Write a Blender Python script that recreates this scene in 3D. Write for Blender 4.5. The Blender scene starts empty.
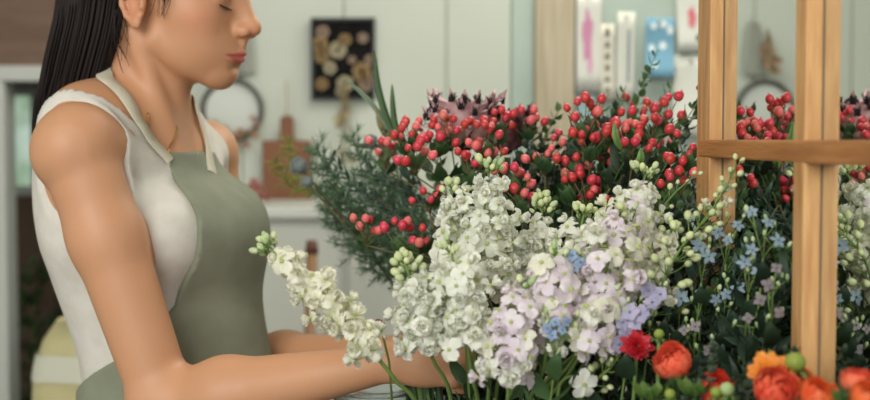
import bpy, math, random
import numpy as np
from mathutils import Vector, Matrix, Quaternion

S = bpy.context.scene
COL = S.collection
PI = math.pi
random.seed(11)

# ---------------------------------------------------------------- camera, world, lights, exposure
CAM_H, PITCH, F = 1.35, math.radians(2.9), 1208.0
cam_d = bpy.data.cameras.new('camera')
cam = bpy.data.objects.new('camera', cam_d); COL.objects.link(cam)
cam.location = (0, 0, CAM_H); cam.rotation_euler = (PI/2 - PITCH, 0, 0)
cam_d.sensor_width = 36; cam_d.lens = 50; cam_d.clip_start = .02
cam_d.dof.use_dof = True; cam_d.dof.focus_distance = 1.24; cam_d.dof.aperture_fstop = 4.2
S.camera = cam
w = bpy.data.worlds.new('world'); S.world = w; w.use_nodes = True
w.node_tree.nodes['Background'].inputs[0].default_value = (.93, .97, 1, 1)
w.node_tree.nodes['Background'].inputs[1].default_value = .72
def area(name, loc, target, sx, sy, power, col):
    d = bpy.data.lights.new(name, 'AREA'); d.shape = 'RECTANGLE'; d.size = sx; d.size_y = sy
    d.energy = power; d.color = col
    o = bpy.data.objects.new(name, d); COL.objects.link(o); o.location = loc
    o.rotation_euler = (Vector(target)-Vector(loc)).to_track_quat('-Z', 'Y').to_euler()
    return o
area('window_light', (-1.1, -1.2, 2.35), (-.1, 1.4, 1.1), 1.8, 1.4, 44, (1, .975, .94))
area('back_wall_fill', (0.6, 2.5, 2.62), (0.2, 2.9, .9), 1.8, .9, 34, (1, .97, .9))  # added fill to brighten the back wall, no real fitting there
S.view_settings.view_transform = 'Standard'; S.view_settings.look = 'None'
S.view_settings.gamma = 1; S.view_settings.use_curve_mapping = False
S.view_settings.exposure = 0.3

def at(px, py, Y):
    """the point at depth Y (metres along world y) that lies where the photograph shows (px, py)"""
    dx = (px-435)/F; dz = -(py-200)/F
    dy = math.cos(PITCH) + dz*math.sin(PITCH); dzz = dz*math.cos(PITCH) - math.sin(PITCH)
    k = Y/dy
    return Vector((dx*k, Y, CAM_H + dzz*k))

# ---------------------------------------------------------------- materials
def s2l(c):
    return tuple(((x/255)/12.92 if x/255 <= .04045 else ((x/255+.055)/1.055)**2.4) for x in c) + (1,)
MATS = {}
def mat(name, rgb, rough=.6, var=0, rgb2=None, scale=30, bump=0, bscale=80, stretch=None, sss=0, trans=0, metal=0, detail=4, obj_var=0, spec=.5, emis=0):
    """procedural material: rgb (sRGB 0-255), optionally mixed by noise with rgb2, object-random value, bump, translucency"""
    if name in MATS: return MATS[name]
    m = bpy.data.materials.new(name); m.use_nodes = True; nt = m.node_tree; N = nt.nodes; L = nt.links
    b = N['Principled BSDF']; b.inputs['Roughness'].default_value = rough; b.inputs['Metallic'].default_value = metal
    b.inputs['Specular IOR Level'].default_value = spec
    col = N.new('ShaderNodeRGB'); col.outputs[0].default_value = s2l(rgb); out = col.outputs[0]
    tc = N.new('ShaderNodeTexCoord'); mp = N.new('ShaderNodeMapping'); L.new(tc.outputs['Object'], mp.inputs[0])
    if stretch: mp.inputs['Scale'].default_value = stretch
    if rgb2:
        n = N.new('ShaderNodeTexNoise'); n.inputs['Scale'].default_value = scale; n.inputs['Detail'].default_value = detail
        L.new(mp.outputs[0], n.inputs['Vector'])
        r = N.new('ShaderNodeMapRange'); r.inputs[1].default_value = .35; r.inputs[2].default_value = .65; L.new(n.outputs[0], r.inputs[0])
        mx = N.new('ShaderNodeMix'); mx.data_type = 'RGBA'; L.new(r.outputs[0], mx.inputs[0]); L.new(out, mx.inputs[6]); mx.inputs[7].default_value = s2l(rgb2)
        out = mx.outputs[2]
    if obj_var:
        oi = N.new('ShaderNodeObjectInfo'); hs = N.new('ShaderNodeHueSaturation')
        r = N.new('ShaderNodeMapRange'); r.inputs[3].default_value = 1-obj_var; r.inputs[4].default_value = 1+obj_var; L.new(oi.outputs['Random'], r.inputs[0])
        L.new(r.outputs[0], hs.inputs['Value']); L.new(out, hs.inputs['Color'])
        r2 = N.new('ShaderNodeMapRange'); r2.inputs[3].default_value = .5+obj_var*.06; r2.inputs[4].default_value = .5-obj_var*.06
        L.new(oi.outputs['Random'], r2.inputs[0]); L.new(r2.outputs[0], hs.inputs['Hue']); out = hs.outputs[0]
    L.new(out, b.inputs['Base Color'])
    if sss:
        b.inputs['Subsurface Weight'].default_value = sss; b.inputs['Subsurface Radius'].default_value = (1, .35, .2); b.inputs['Subsurface Scale'].default_value = .008
    if bump:
        n = N.new('ShaderNodeTexNoise'); n.inputs['Scale'].default_value = bscale; n.inputs['Detail'].default_value = 3; L.new(mp.outputs[0], n.inputs['Vector'])
        bp = N.new('ShaderNodeBump'); bp.inputs['Strength'].default_value = bump; bp.inputs['Distance'].default_value = .002
        L.new(n.outputs[0], bp.inputs['Height']); L.new(bp.outputs[0], b.inputs['Normal'])
    if emis:
        L.new(out, b.inputs['Emission Color']); b.inputs['Emission Strength'].default_value = emis
    if trans:
        t = N.new('ShaderNodeBsdfTranslucent'); L.new(out, t.inputs[0]); ms = N.new('ShaderNodeMixShader'); ms.inputs[0].default_value = trans
        L.new(b.outputs[0], ms.inputs[1]); L.new(t.outputs[0], ms.inputs[2]); L.new(ms.outputs[0], N['Material Output'].inputs[0])
    MATS[name] = m
    return m

# ---------------------------------------------------------------- mesh builder and object helpers
class MB:
    def __init__(s): s.v = []; s.f = []; s.mi = []; s.m = 0
    def quad_grid(s, pts, nu, nv, closed_v=False):
        b = len(s.v); s.v += [tuple(p) for p in pts]
        for i in range(nu-1):
            for j in range(nv if closed_v else nv-1):
                j2 = (j+1) % nv
                s.f.append((b+i*nv+j, b+(i+1)*nv+j, b+(i+1)*nv+j2, b+i*nv+j2)); s.mi.append(s.m)
    def tube(s, path, rad, seg=8, cap=True):
        path = [Vector(p) for p in path]; n = len(path)
        if not hasattr(rad, '__len__'): rad = [rad]*n
        b = len(s.v); nrm = None
        for i in range(n):
            t = (path[min(i+1, n-1)]-path[max(i-1, 0)]).normalized()
            if nrm is None: nrm = t.orthogonal().normalized()
            nrm = (nrm - t*nrm.dot(t)).normalized(); bi = t.cross(nrm)
            for j in range(seg):
                a = 2*PI*j/seg; s.v.append(tuple(path[i] + (nrm*math.cos(a)+bi*math.sin(a))*rad[i]))
        for i in range(n-1):
            for j in range(seg):
                j2 = (j+1) % seg
                s.f.append((b+i*seg+j, b+i*seg+j2, b+(i+1)*seg+j2, b+(i+1)*seg+j)); s.mi.append(s.m)
        if cap:
            s.f.append(tuple(b+j for j in range(seg))[::-1]); s.mi.append(s.m)
            s.f.append(tuple(b+(n-1)*seg+j for j in range(seg))); s.mi.append(s.m)
    def ell(s, c, r, M=None, nu=7, nv=8):
        c = Vector(c); b = len(s.v)
        if not hasattr(r, '__len__'): r = (r, r, r)
        for i in range(nu):
            th = PI*i/(nu-1)
            for j in range(nv):
                ph = 2*PI*j/nv
                p = Vector((r[0]*math.sin(th)*math.cos(ph), r[1]*math.sin(th)*math.sin(ph), r[2]*math.cos(th)))
                if M: p = M @ p
                s.v.append(tuple(c+p))
        for i in range(nu-1):
            for j in range(nv):
                j2 = (j+1) % nv; s.f.append((b+i*nv+j, b+(i+1)*nv+j, b+(i+1)*nv+j2, b+i*nv+j2)); s.mi.append(s.m)
    def lathe(s, c, prof, seg=24):
        c = Vector(c)
        s.quad_grid([c+Vector((r*math.cos(2*PI*j/seg), r*math.sin(2*PI*j/seg), z)) for r, z in prof for j in range(seg)], len(prof), seg, True)
    def box(s, lo, hi, M=None):
        b = len(s.v)
        for x in (0, 1):
            for y in (0, 1):
                for z in (0, 1):
                    p = Vector(((lo, hi)[x][0], (lo, hi)[y][1], (lo, hi)[z][2])); s.v.append(tuple(M @ p if M else p))
        for q in ((0,1,3,2), (4,6,7,5), (0,4,5,1), (2,3,7,6), (0,2,6,4), (1,5,7,3)):
            s.f.append(tuple(b+i for i in q)); s.mi.append(s.m)
    def petal(s, M, L, W, curl=.3, cup=.2, ruffle=0, freq=3, notch=0, nu=5, nv=5, tipw=.35, ph=0, basew=.12):
        """a thin petal or leaf growing along +X of M, face up +Z"""
        pts = []
        for i in range(nu):
            u = i/(nu-1); wd = W*(basew + (1-basew)*math.sin(PI*min(1, u*(1-tipw*.5)+.0)**.9)) if u < 1 else W*tipw
            a = curl*u
            cx = L*(math.sin(a)/curl if abs(curl) > 1e-4 else u) if abs(curl) > 1e-4 else L*u
            cz = L*((1-math.cos(a))/curl) if abs(curl) > 1e-4 else 0
            for j in range(nv):
                v = 2*j/(nv-1)-1
                x = cx - (notch*L*(1-abs(v)) + .18*L*v*v)*(u**3); y = v*wd
                z = cz + cup*wd*v*v + ruffle*L*u*math.sin(freq*v*PI+ph+u*2)
                pts.append(M @ Vector((x, y, z)))
        s.quad_grid(pts, nu, nv)
    def mesh(s, name, mats, smooth=True):
        me = bpy.data.meshes.new(name); me.from_pydata(s.v, [], s.f)
        for m in (mats if isinstance(mats, (list, tuple)) else [mats]): me.materials.append(m)
        me.polygons.foreach_set('material_index', s.mi)
        if smooth: me.polygons.foreach_set('use_smooth', [True]*len(s.f))
        me.update(); return me

def link(name, me, parent=None, loc=(0, 0, 0), rot=None, scale=None):
    o = bpy.data.objects.new(name, me); COL.objects.link(o)
    if parent: o.parent = parent
    o.location = loc
    if rot is not None: o.rotation_mode = 'QUATERNION'; o.rotation_quaternion = rot
    if scale is not None: o.scale = (scale,)*3 if not hasattr(scale, '__len__') else scale
    return o
def tag(o, label, cat, group=None, kind=None):
    o['label'] = label; o['category'] = cat
    if group: o['group'] = group
    if kind: o['kind'] = kind
    return o
def thing(name, label, cat, loc=(0, 0, 0), group=None):
    o = bpy.data.objects.new(name, None); COL.objects.link(o); o.location = loc; o.empty_display_size = .02
    return tag(o, label, cat, group)
def struct(name, mb, m, smooth=False):
    o = link(name, mb.mesh(name, m, smooth)); o['kind'] = 'structure'; return o
def bevel(o, wd=.002, seg=2):
    md = o.modifiers.new('bevel', 'BEVEL'); md.width = wd; md.segments = seg; md.limit_method = 'ANGLE'; return o
def frame_of(d, roll=0):
    return Vector(d).to_track_quat('X', 'Z').to_matrix().to_4x4() @ Matrix.Rotation(roll, 4, 'X')
def curve_pts(P, n=12):
    """smooth Catmull-Rom path through the points"""
    P = [Vector(p) for p in P]
    Q = [P[0]*2-P[1]] + P + [P[-1]*2-P[-2]]; out = []
    for i in range(1, len(Q)-2):
        for k in range(n):
            t = k/n; a, b, c, d = Q[i-1], Q[i], Q[i+1], Q[i+2]
            out.append(.5*((2*b)+(c-a)*t+(2*a-5*b+4*c-d)*t*t+(3*b-a-3*c+d)*t**3))
    out.append(P[-1]); return out
# ---------------------------------------------------------------- the setting
TABLE_Z = .86
M_wall = mat('wall_paint', (208, 213, 200), .8, rgb2=(201, 206, 192), scale=2, bump=.1, bscale=30)
BW = 3.6
def pxX(px, Y): return (px-435)/F*Y/math.cos(PITCH)
b = MB()                                                    # back wall of tall painted boards with narrow grooves
x = pxX(447, BW)-4*.304
while x < 2.6:
    b.box((max(x, pxX(98, BW)), BW, 0), (x+.300, BW+.05, 2.7)); x += .304
b.box((pxX(98, BW), BW+.012, 0), (2.6, BW+.06, 2.7))
bevel(struct('wall_back', b, M_wall), .004)
b = MB(); b.box((-2.6, -1.6, -.05), (2.6, 5.4, 0))
struct('floor', b, mat('floor_boards', (120, 105, 88), .6, rgb2=(100, 86, 70), scale=3, stretch=(1, 12, 1)))
b = MB(); b.box((-2.6, -.2, 2.7), (2.6, 5.4, 2.76)); struct('ceiling', b, mat('ceiling_paint', (215, 214, 205), .9))
b = MB(); b.box((2.6, -.2, 0), (2.66, 5.4, 2.7)); struct('wall_right', b, M_wall)
b = MB(); b.box((-2.66, -.2, 0), (-2.6, 5.4, 2.7)); struct('wall_left', b, M_wall)
b = MB(); b.box((-2.6, 5.34, 0), (2.6, 5.4, 2.7)); struct('wall_beyond', b, mat('dark_brown_paint', (112, 92, 76), .9))
# brown boarding above the doorway at the left
zl = at(10, 66, BW).z; zl2 = at(10, 82, BW).z
b = MB(); b.box((-2.6, BW, zl), (pxX(98, BW), BW+.06, 2.7))
struct('wall_over_doorway', b, mat('brown_boards', (128, 104, 88), .85, rgb2=(116, 92, 76), scale=6, stretch=(1, 1, 6)))
M_trim = mat('white_trim', (205, 208, 200), .6)
b = MB()
b.box((-2.2, BW-.03, zl2), (pxX(98, BW), BW+.07, zl)); b.box((pxX(98, BW)-.06, BW-.03, 0), (pxX(98, BW), BW+.07, zl2))
b.box((pxX(9, BW)-.10, BW-.03, 0), (pxX(9, BW), BW+.07, zl2)); b.box((-2.2, BW-.03, 0), (-2.08, BW+.07, zl2))
bevel(struct('door_1', b, M_trim), .006)
# small bright window in the back room, seen through the doorway
q0 = at(9, 96, 5.3); q1 = at(34, 186, 5.3)
b = MB(); b.box((q0.x, 5.31, q1.z), (q1.x, 5.335, q0.z)); wn = struct('window_1', b, mat('garden_glow', (190, 206, 196), .5, rgb2=(132, 158, 130), scale=5, emis=.75))
b = MB(); z0, z1 = q1.z, q0.z
for a in ((q0.x-.04, z0-.04, q1.x+.04, z0), (q0.x-.04, z1, q1.x+.04, z1+.04), (q0.x-.04, z0, q0.x, z1), (q1.x, z0, q1.x+.04, z1)):
    b.box((a[0], 5.27, a[1]), (a[2], 5.34, a[3]))
f = struct('window_frame', b, M_trim); f.parent = wn

# partition with the painted boards and the pinned papers (nearer than the wall)
PY = 2.72
def panel(name, label, cat, px0, px1, y, th, z0, z1, m, bev=.004):
    b = MB(); b.box((pxX(px0, y), y, z0), (pxX(px1, y), y+th, z1))
    o = link(name, b.mesh(name, m, False)); bevel(o, bev)
    if label: tag(o, label, cat)
    return o
p = panel('painted_plank', 'pale blue-green painted upright plank at the left edge of the pin board', 'plank', 511, 534, PY, .05, 0, 2.3, mat('bluegreen_paint', (172, 188, 174), .7, rgb2=(162, 178, 164), scale=5))
p = panel('weathered_plank', 'wide weathered taupe wooden plank between blue-green plank and pin board', 'plank', 534.5, 574, PY-.02, .06, 0, 2.3, mat('taupe_wood', (184, 172, 146), .8, rgb2=(164, 152, 126), scale=5, stretch=(14, 14, 1), bump=.4, bscale=20))
pin = thing('pin_board', 'grey-green painted board covered with pinned papers behind the berries', 'pin board', (pxX(574, PY), PY, 0))
def local(o, parent):
    o.parent = parent; o.location = Vector(o.location)-Vector(parent.location); return o
local(panel('board', None, None, 574.5, 790, PY, .04, 0, 2.3, mat('greygreen_paint', (166, 180, 166), .8, rgb2=(156, 170, 157), scale=4)), pin)
def paper(name, label, x0, y0, x1, y1, rgb, lean=0, marks=(), Y=PY-.004, curl=.01):
    """a sheet of paper pinned to the board; marks are (u, v, w, h, rgb, kind) printed shapes on it, all at its real place"""
    c = (at(x0, y0, Y)+at(x1, y1, Y))/2; W = abs(at(x1, y0, Y).x-at(x0, y0, Y).x)/2; H = abs(at(x0, y0, Y).z-at(x0, y1, Y).z)/2
    t = thing(name, label, 'paper', c, 'papers pinned to the board')
    b = MB(); n = 7; pts = []
    def P(u, v, off=0): return Vector((u*W, -curl*(u*u*.4+max(0, -v)*.9)-.002-off, v*H))
    for i in range(n):
        for j in range(n): pts.append(P(2*i/(n-1)-1, 2*j/(n-1)-1))
    b.quad_grid(pts, n, n)
    o = link('sheet', b.mesh('sheet', mat('paper_%d_%d_%d' % rgb, rgb, .85)), t)
    so = o.modifiers.new('s', 'SOLIDIFY'); so.thickness = .0006
    by = {}
    for (u, v, w_, h_, c_, kd) in marks:
        by.setdefault((kd, c_), []).append((u, v, w_, h_))
    for (kd, c_), L_ in by.items():
        b = MB()
        for (u, v, w_, h_) in L_:
            if kd == 'blot':
                k = 14; base = len(b.v); b.v.append(tuple(P(u, v, .0012)))
                for a in range(k):
                    r = 1+.22*math.sin(a*2.3+u*7); b.v.append(tuple(P(u+w_*r*math.cos(2*PI*a/k), v+h_*r*math.sin(2*PI*a/k), .0012)))
                for a in range(k): b.f.append((base, base+1+a, base+1+(a+1) % k)); b.mi.append(0)
            else:
                b.quad_grid([P(u-w_, v-h_, .0012), P(u-w_, v+h_, .0012), P(u+w_, v-h_, .0012), P(u+w_, v+h_, .0012)], 2, 2)
        link('printed_'+kd, b.mesh('print', mat('ink_%d_%d_%d' % c_, c_, .85), False), t)
    t.rotation_euler = (0, lean, 0)
    b = MB(); b.ell((0, -.008, H*.88), .004); link('pin', b.mesh('pin', mat('pin_metal', (170, 165, 150), .3, metal=1)), t)
    return t
paper('pinned_paper', 'white sheet with a tall pink flower picture, beside the taupe plank', 576, -10, 601, 92, (202, 202, 190), 0, [(-.1, .1, .42, .5, (190, 130, 156), 'blot'), (.1, -.45, .2, .2, (206, 150, 176), 'blot')])
paper('pinned_paper', 'narrow cream strip with a column of small dark marks', 600, 24, 614, 100, (202, 198, 180), 0, [(0, .75-.3*i, .35, .07, (110, 112, 100), 'line') for i in range(6)])
paper('pinned_paper', 'narrow pale sheet with a grey stripe left of the blue card', 616, 12, 634, 100, (196, 198, 184), .02, [(.35, .0, .14, .6, (120, 134, 136), 'line')])
paper('pinned_paper', 'blue card with white flowers pinned in the middle of the board', 644, 18, 672, 78, (108, 152, 170), .03, [(-.4, .72, .25, .12, (215, 225, 222), 'blot'), (.25, .8, .3, .13, (215, 225, 222), 'blot'), (.75, .6, .2, .16, (215, 225, 222), 'blot'), (-.5, .0, .22, .13, (210, 222, 220), 'blot'), (.3, .08, .26, .14, (215, 225, 222), 'blot'), (-.3, -.6, .2, .1, (200, 216, 218), 'blot')], curl=.03)
paper('pinned_paper', 'white sheet with a red flower and dark leaves next to the wooden post', 676, -20, 704, 52, (202, 204, 192), -.04, [(.1, -.05, .28, .3, (200, 110, 116), 'blot'), (.25, -.1, .12, .14, (150, 50, 60), 'blot'), (.5, -.62, .2, .1, (60, 84, 74), 'blot'), (.75, -.5, .08, .3, (60, 84, 74), 'blot')])
paper('pinned_paper', 'plain cream sheet hanging low beside the wooden post', 672, 56, 706, 136, (212, 214, 200), .03)
paper('pinned_paper', 'small blue-green sheet pinned at the foot of the board', 577, 96, 594, 140, (150, 178, 178), 0)

# poster of pale flowers on black
def wall_frame(): pass
PW = BW-.022
t = thing('flower_poster', 'black framed poster of cream and tan flowers on the white wall', 'poster', (at(310, 100, PW) + at(375, 100, PW))/2)
c0 = at(311, 18, PW); c1 = at(375, 100, PW); mid = t.location
b = MB(); b.box((c0.x-mid.x, 0, c1.z-mid.z), (c1.x-mid.x, .015, c0.z-mid.z)); link('print', b.mesh('print', mat('poster_black', (20, 20, 21), .95, spec=.1, rgb2=(32, 31, 29), scale=20), False), t)
b = MB(); fw = .008
for a in ((c0.x, c1.z, c1.x, c1.z+fw), (c0.x, c0.z-fw, c1.x, c0.z), (c0.x, c1.z, c0.x+fw, c0.z), (c1.x-fw, c1.z, c1.x, c0.z)):
    b.box((a[0]-mid.x, -.008, a[1]-mid.z), (a[2]-mid.x, .016, a[3]-mid.z))
link('frame', b.mesh('frame', mat('frame_black', (30, 32, 30), .5), False), t)
rp = random.Random(3); b = MB()
spots = [(320, 45, 8), (323, 32, 6), (338, 50, 8), (345, 40, 6), (363, 38, 5), (330, 68, 6), (362, 72, 9), (366, 84, 7), (345, 84, 8), (322, 84, 6), (352, 60, 4), (340, 92, 4), (322, 56, 7), (370, 60, 5)]
for i, (px, py, r) in enumerate(spots):
    c = at(px, py, PW-.003)-mid; b.m = (0, 1, 2)[i % 3]
    for ring, rr in ((6, 1.0), (5, .6)):
        for a in range(ring):
            an = 2*PI*a/ring+i; q = Vector((math.cos(an), 0, math.sin(an)))*(r*.5*rr/335)
            M = Matrix.Translation(c+Vector((0, -.002*(2-rr), 0))) @ frame_of(q.normalized()) @ Matrix.Rotation(0, 4, 'X')
            bb = len(b.v); kk = 8; b.v.append(tuple(c+q+Vector((0, -.002*(2-rr), 0))))
            for s_ in range(kk): b.v.append(tuple(c+q+Vector((math.cos(2*PI*s_/kk)*r*.56*rr/335, -.002*(2-rr), math.sin(2*PI*s_/kk)*r*.56*rr/335))))
            for s_ in range(kk): b.f.append((bb, bb+1+s_, bb+1+(s_+1) % kk)); b.mi.append(b.m)
link('printed_flowers', b.mesh('pf', [mat('ink_tan', (170, 140, 96), .8), mat('ink_rose', (178, 152, 130), .8), mat('ink_cream', (196, 184, 150), .8)], False), t)

# round hoop mirror with dried wreath
hc = at(232, 110, BW-.03); hr = 29/F*BW
t = thing('hoop_mirror', 'round mirror in a thin dark hoop hung on the white wall', 'mirror', hc)
b = MB(); b.tube([Vector((math.cos(2*PI*i/48)*hr, 0, math.sin(2*PI*i/48)*hr)) for i in range(49)], .0075, 8, False); link('hoop', b.mesh('hoop', mat('dark_hoop', (74, 74, 66), .5)), t)
b = MB(); k = 40
b.v = [(0, .008, 0)]+[(math.cos(2*PI*i/k)*hr, .008, math.sin(2*PI*i/k)*hr) for i in range(k)]; b.f = [(0, 1+i, 1+(i+1) % k) for i in range(k)]; b.mi = [0]*k
link('mirror_glass', b.mesh('glass', mat('hoop_glass', (206, 210, 200), .35, metal=.0, rgb2=(198, 202, 190), scale=3), False), t)
def dried_cluster(name, label, cat, centre, dirs, n, spread, mats, size, seed, hang=0):
    """dried flowers: a stem bundle with papery heads"""
    r = random.Random(seed); t = thing(name, label, cat, centre)
    b = MB(); h = MB()
    for i in range(n):
        a, e = dirs(i, r); p = Vector((a[0]*spread, a[1]*spread, a[2]*spread))
        b.tube(curve_pts([e, (Vector(e)+p)/2+Vector((0, -.004, 0)), p], 4), .0012, 5)
        h.m = i % len(mats)
        for q in range(7):
            d = Vector((r.uniform(-1, 1), r.uniform(-1, 1), r.uniform(-.6, 1))).normalized()
            h.petal(Matrix.Translation(p) @ frame_of(d, r.uniform(0, 6)), size, size*.42, .8, .4, .08)
    link('stems', b.mesh('stems', mat('dried_stem', (140, 122, 88), .8)), t)
    link('dried_heads', h.mesh('heads', mats), t)
    return t
DR = [mat('dried_peach', (196, 160, 132), .8), mat('dried_tan', (176, 150, 110), .8), mat('dried_pink', (190, 146, 134), .8)]
def ringpos(i, r):
    a = math.radians(-140+115*i/21); rr = hr/.1*1.03
    return (math.cos(a)*rr+r.uniform(-.2, .2), -.25+r.uniform(-.15, 0), math.sin(a)*rr+r.uniform(-.25, .25)), (math.cos(a)*hr, -.006, math.sin(a)*hr)
dried_cluster('dried_wreath', 'peach dried flowers tied along the lower rim of the round mirror', 'wreath', hc, ringpos, 22, .1, DR, .016, 5)
hb = at(232, 46, BW-.05)
dried_cluster('dried_bunch', 'tan dried flower bunch hung upside down above the round mirror', 'dried flowers', hb, lambda i, r: ((r.uniform(-.35, .35), -.1+r.uniform(-.3, .1), -.4+r.uniform(-.35, .45)), (0, 0, .06)), 16, .1, [mat('dried_tan', (176, 150, 110)), mat('dried_peach', (196, 160, 132))], .016, 8)
hb = at(346, 100, BW-.05)
dried_cluster('dried_bunch', 'slim bunch of dried stems hanging just below the black poster', 'dried flowers', hb, lambda i, r: ((r.uniform(-.25, .25), -.1+r.uniform(-.2, .1), -1.5*r.random()-.2), (0, 0, .05)), 14, .11, [mat('dried_straw', (190, 176, 134), .8), mat('dried_tan', (176, 150, 110))], .013, 9)
# grey cloth/duster hanging near her lips
q = at(245, 48, BW-.03)
b = MB(); pts = []
for i in range(12):
    for j in range(9):
        v = j/8-.5; u = i/11; wv = .010+.016*u**.5
        pts.append(Vector((v*wv*2.2, .012*math.sin(j*2.4)-.008, .08-.16*u)))
b.quad_grid(pts, 12, 9)
t = thing('hanging_cloth', 'thin grey cloth hanging from a hook above the round mirror', 'cloth', q)
o = link('cloth_fall', b.mesh('cloth', mat('grey_cloth', (170, 172, 160), .9)), t); o.modifiers.new('s', 'SOLIDIFY').thickness = .004
b = MB(); b.tube([(0, .03, .082), (0, -.005, .082), (0, -.01, .095)], .003); link('hook', b.mesh('hook', mat('pin_metal', (170, 165, 150))), t)

# cutting boards
def cutting_board(label, x0, x1, y0, y1, hx0, hx1, hy, rgb, Y, lean=.0):
    c = at((x0+x1)/2, y1, Y); t = thing('cutting_board', label, 'cutting board', c)
    A = [at(x0, y1, Y), at(x1, y1, Y), at(x1, y0, Y), at(hx1+1, y0-1, Y), at(hx1, y0-5, Y), at(hx1, hy+3, Y), at((hx0+hx1)/2, hy-1, Y), at(hx0, hy+3, Y), at(hx0, y0-5, Y), at(hx0-1, y0-1, Y), at(x0, y0, Y)]
    A = [p-c for p in A]; n = len(A); b = MB()
    b.v = [tuple(p) for p in A]+[tuple(p+Vector((0, .018, 0))) for p in A]
    b.f = [tuple(range(n))[::-1], tuple(range(n, 2*n))]+[(i, (i+1) % n, (i+1) % n+n, i+n) for i in range(n)]; b.mi = [0]*len(b.f)
    o = link('board', b.mesh('board', mat('board_%d' % rgb[0], rgb, .6, rgb2=tuple(int(v*.82) for v in rgb), scale=6, stretch=(1, 1, .12)), False), t); bevel(o, .004)
    b = MB(); hp = at((hx0+hx1)/2, hy+4, Y)-c
    b.tube([hp+Vector((0, -.003, 0)), hp+Vector((.002, -.004, .05)), hp+Vector((-.001, .01, .1)), hp+Vector((0, .02, .11))], .0022, 6)
    link('hanging_cord', b.mesh('cord', mat('cord_tan', (170, 150, 110), .9)), t)
cutting_board('reddish brown cutting board with long handle hanging beside the round mirror', 262, 311, 141, 203, 280, 293, 115, (134, 84, 52), BW-.05)
# white sideboard below
SB = 3.15; zt = at(300, 207, SB).z
t = thing('white_sideboard', 'white painted sideboard standing against the wall behind the woman', 'sideboard', (pxX(350, SB), SB, 0)); ox = t.location
x0, x1 = pxX(150, SB)-ox.x, pxX(540, SB)-ox.x
Mw = mat('sideboard_white', (196, 198, 186), .6)
b = MB(); b.box((x0, 0, .06), (x1, .4, zt-.03)); bevel(link('carcass', b.mesh('c', Mw, False), t), .004)
b = MB(); b.box((x0-.02, -.03, zt-.03), (x1+.02, .42, zt)); bevel(link('top', b.mesh('c', mat('sideboard_top', (206, 208, 198), .5), False), t), .006)
for i in range(2):
    a = x0+(x1-x0)*i/2+.01; e = x0+(x1-x0)*(i+1)/2-.01
    b = MB(); b.box((a, -.018, .1), (e, 0, zt-.05)); d = bevel(link('door', b.mesh('d', Mw, False), t), .004)
    b = MB(); b.ell(((e-.03) if i == 0 else (a+.03), -.03, zt-.3), .012); link('knob', b.mesh('k', mat('knob_brass', (150, 120, 70), .4, metal=.8)), d)
# pink dried bowl behind far shoulder
q = at(250, 205, SB+.05); q.z = zt
dried_cluster('pink_flower_bunch', 'dusty pink dried flowers lying on the sideboard behind her shoulder', 'dried flowers', q+Vector((0, 0, .03)), lambda i, r: ((r.uniform(-.4, .4), r.uniform(-.4, .3), r.uniform(-.1, .3)), (0, 0, -.01)), 18, .1, [mat('dusty_pink', (176, 120, 110), .8), mat('dusty_rose', (160, 104, 96), .8)], .02, 12)
q = at(309, 222, 2.9)
# wooden pole
t = thing('wooden_pole', 'plain brown wooden pole standing in front of the white sideboard', 'pole', (pxX(302, 2.6), 2.6, 0))
b = MB(); zt2 = at(303, 262, 2.6).z; b.tube([(0, 0, 0), (-.005, .1, zt2*.5), (0, .2, zt2)], .0135, 12); link('shaft', b.mesh('s', mat('pole_wood', (140, 104, 70), .6)), t)
b = MB(); b.tube([(0, .2, zt2), (0, .204, zt2+.03)], [.0165, .012], 12); link('tip', b.mesh('s', mat('pole_tip', (100, 60, 45), .6)), t)

# cream covered chair behind her at the left
cy = 2.35; t = thing('covered_chair', 'cream slip-covered chair behind her back at the left', 'chair', (pxX(72, cy), cy, 0)); o_ = t.location
bp = MB(); W = .075; H0 = at(52, 318, cy).z
rows = []
for i in range(15):
    z = .42+(H0-.42)*i/14; u = i/14
    wv = .155-.03*u if u < .72 else (.133)*math.sqrt(max(0.02, 1-((u-.72)/.30)**2.0))
    for j in range(16):
        a = 2*PI*j/16; rows.append(Vector((wv*math.copysign(abs(math.cos(a))**.7, math.cos(a))*.62*(1+.03*math.sin(5*a+u*6)), .05*math.sin(a), z)))
bp.quad_grid(rows, 15, 16, True); bp.f.append(tuple(14*16+j for j in range(16))); bp.mi.append(0)
Mc = mat('cream_slipcover', (206, 198, 150), .9, rgb2=(196, 188, 138), scale=10, bump=.3, bscale=60)
link('backrest', bp.mesh('b', Mc), t)
b = MB(); b.box((-.2, -.42, .42), (.2, .0, .48)); bevel(link('seat', b.mesh('s', Mc, False), t), .02, 3)
for sx in (-.17, .17):
    for sy in (-.38, .0): b = MB(); b.tube([(sx, sy, 0), (sx, sy, .42)], .018); link('leg', b.mesh('l', mat('pole_wood', (140, 104, 70))), t)
b = MB(); zc = at(50, 365, cy).z; rows = []
for i in range(5):
    z = zc+.026-.013*i; wv = .133*math.sqrt(max(0.02, 1-((max(.72, (z-.42)/(H0-.42))-.72)/.30)**2.0))+.004
    for j in range(20):
        a = 2*PI*j/20; rows.append(Vector((wv*math.copysign(abs(math.cos(a))**.7, math.cos(a))*.62, .056*math.sin(a), z+.002*math.sin(a*6))))
b.quad_grid(rows, 5, 20, True); link('sash', b.mesh('sash', mat('white_linen', (214, 214, 194), .9)), t)

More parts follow.
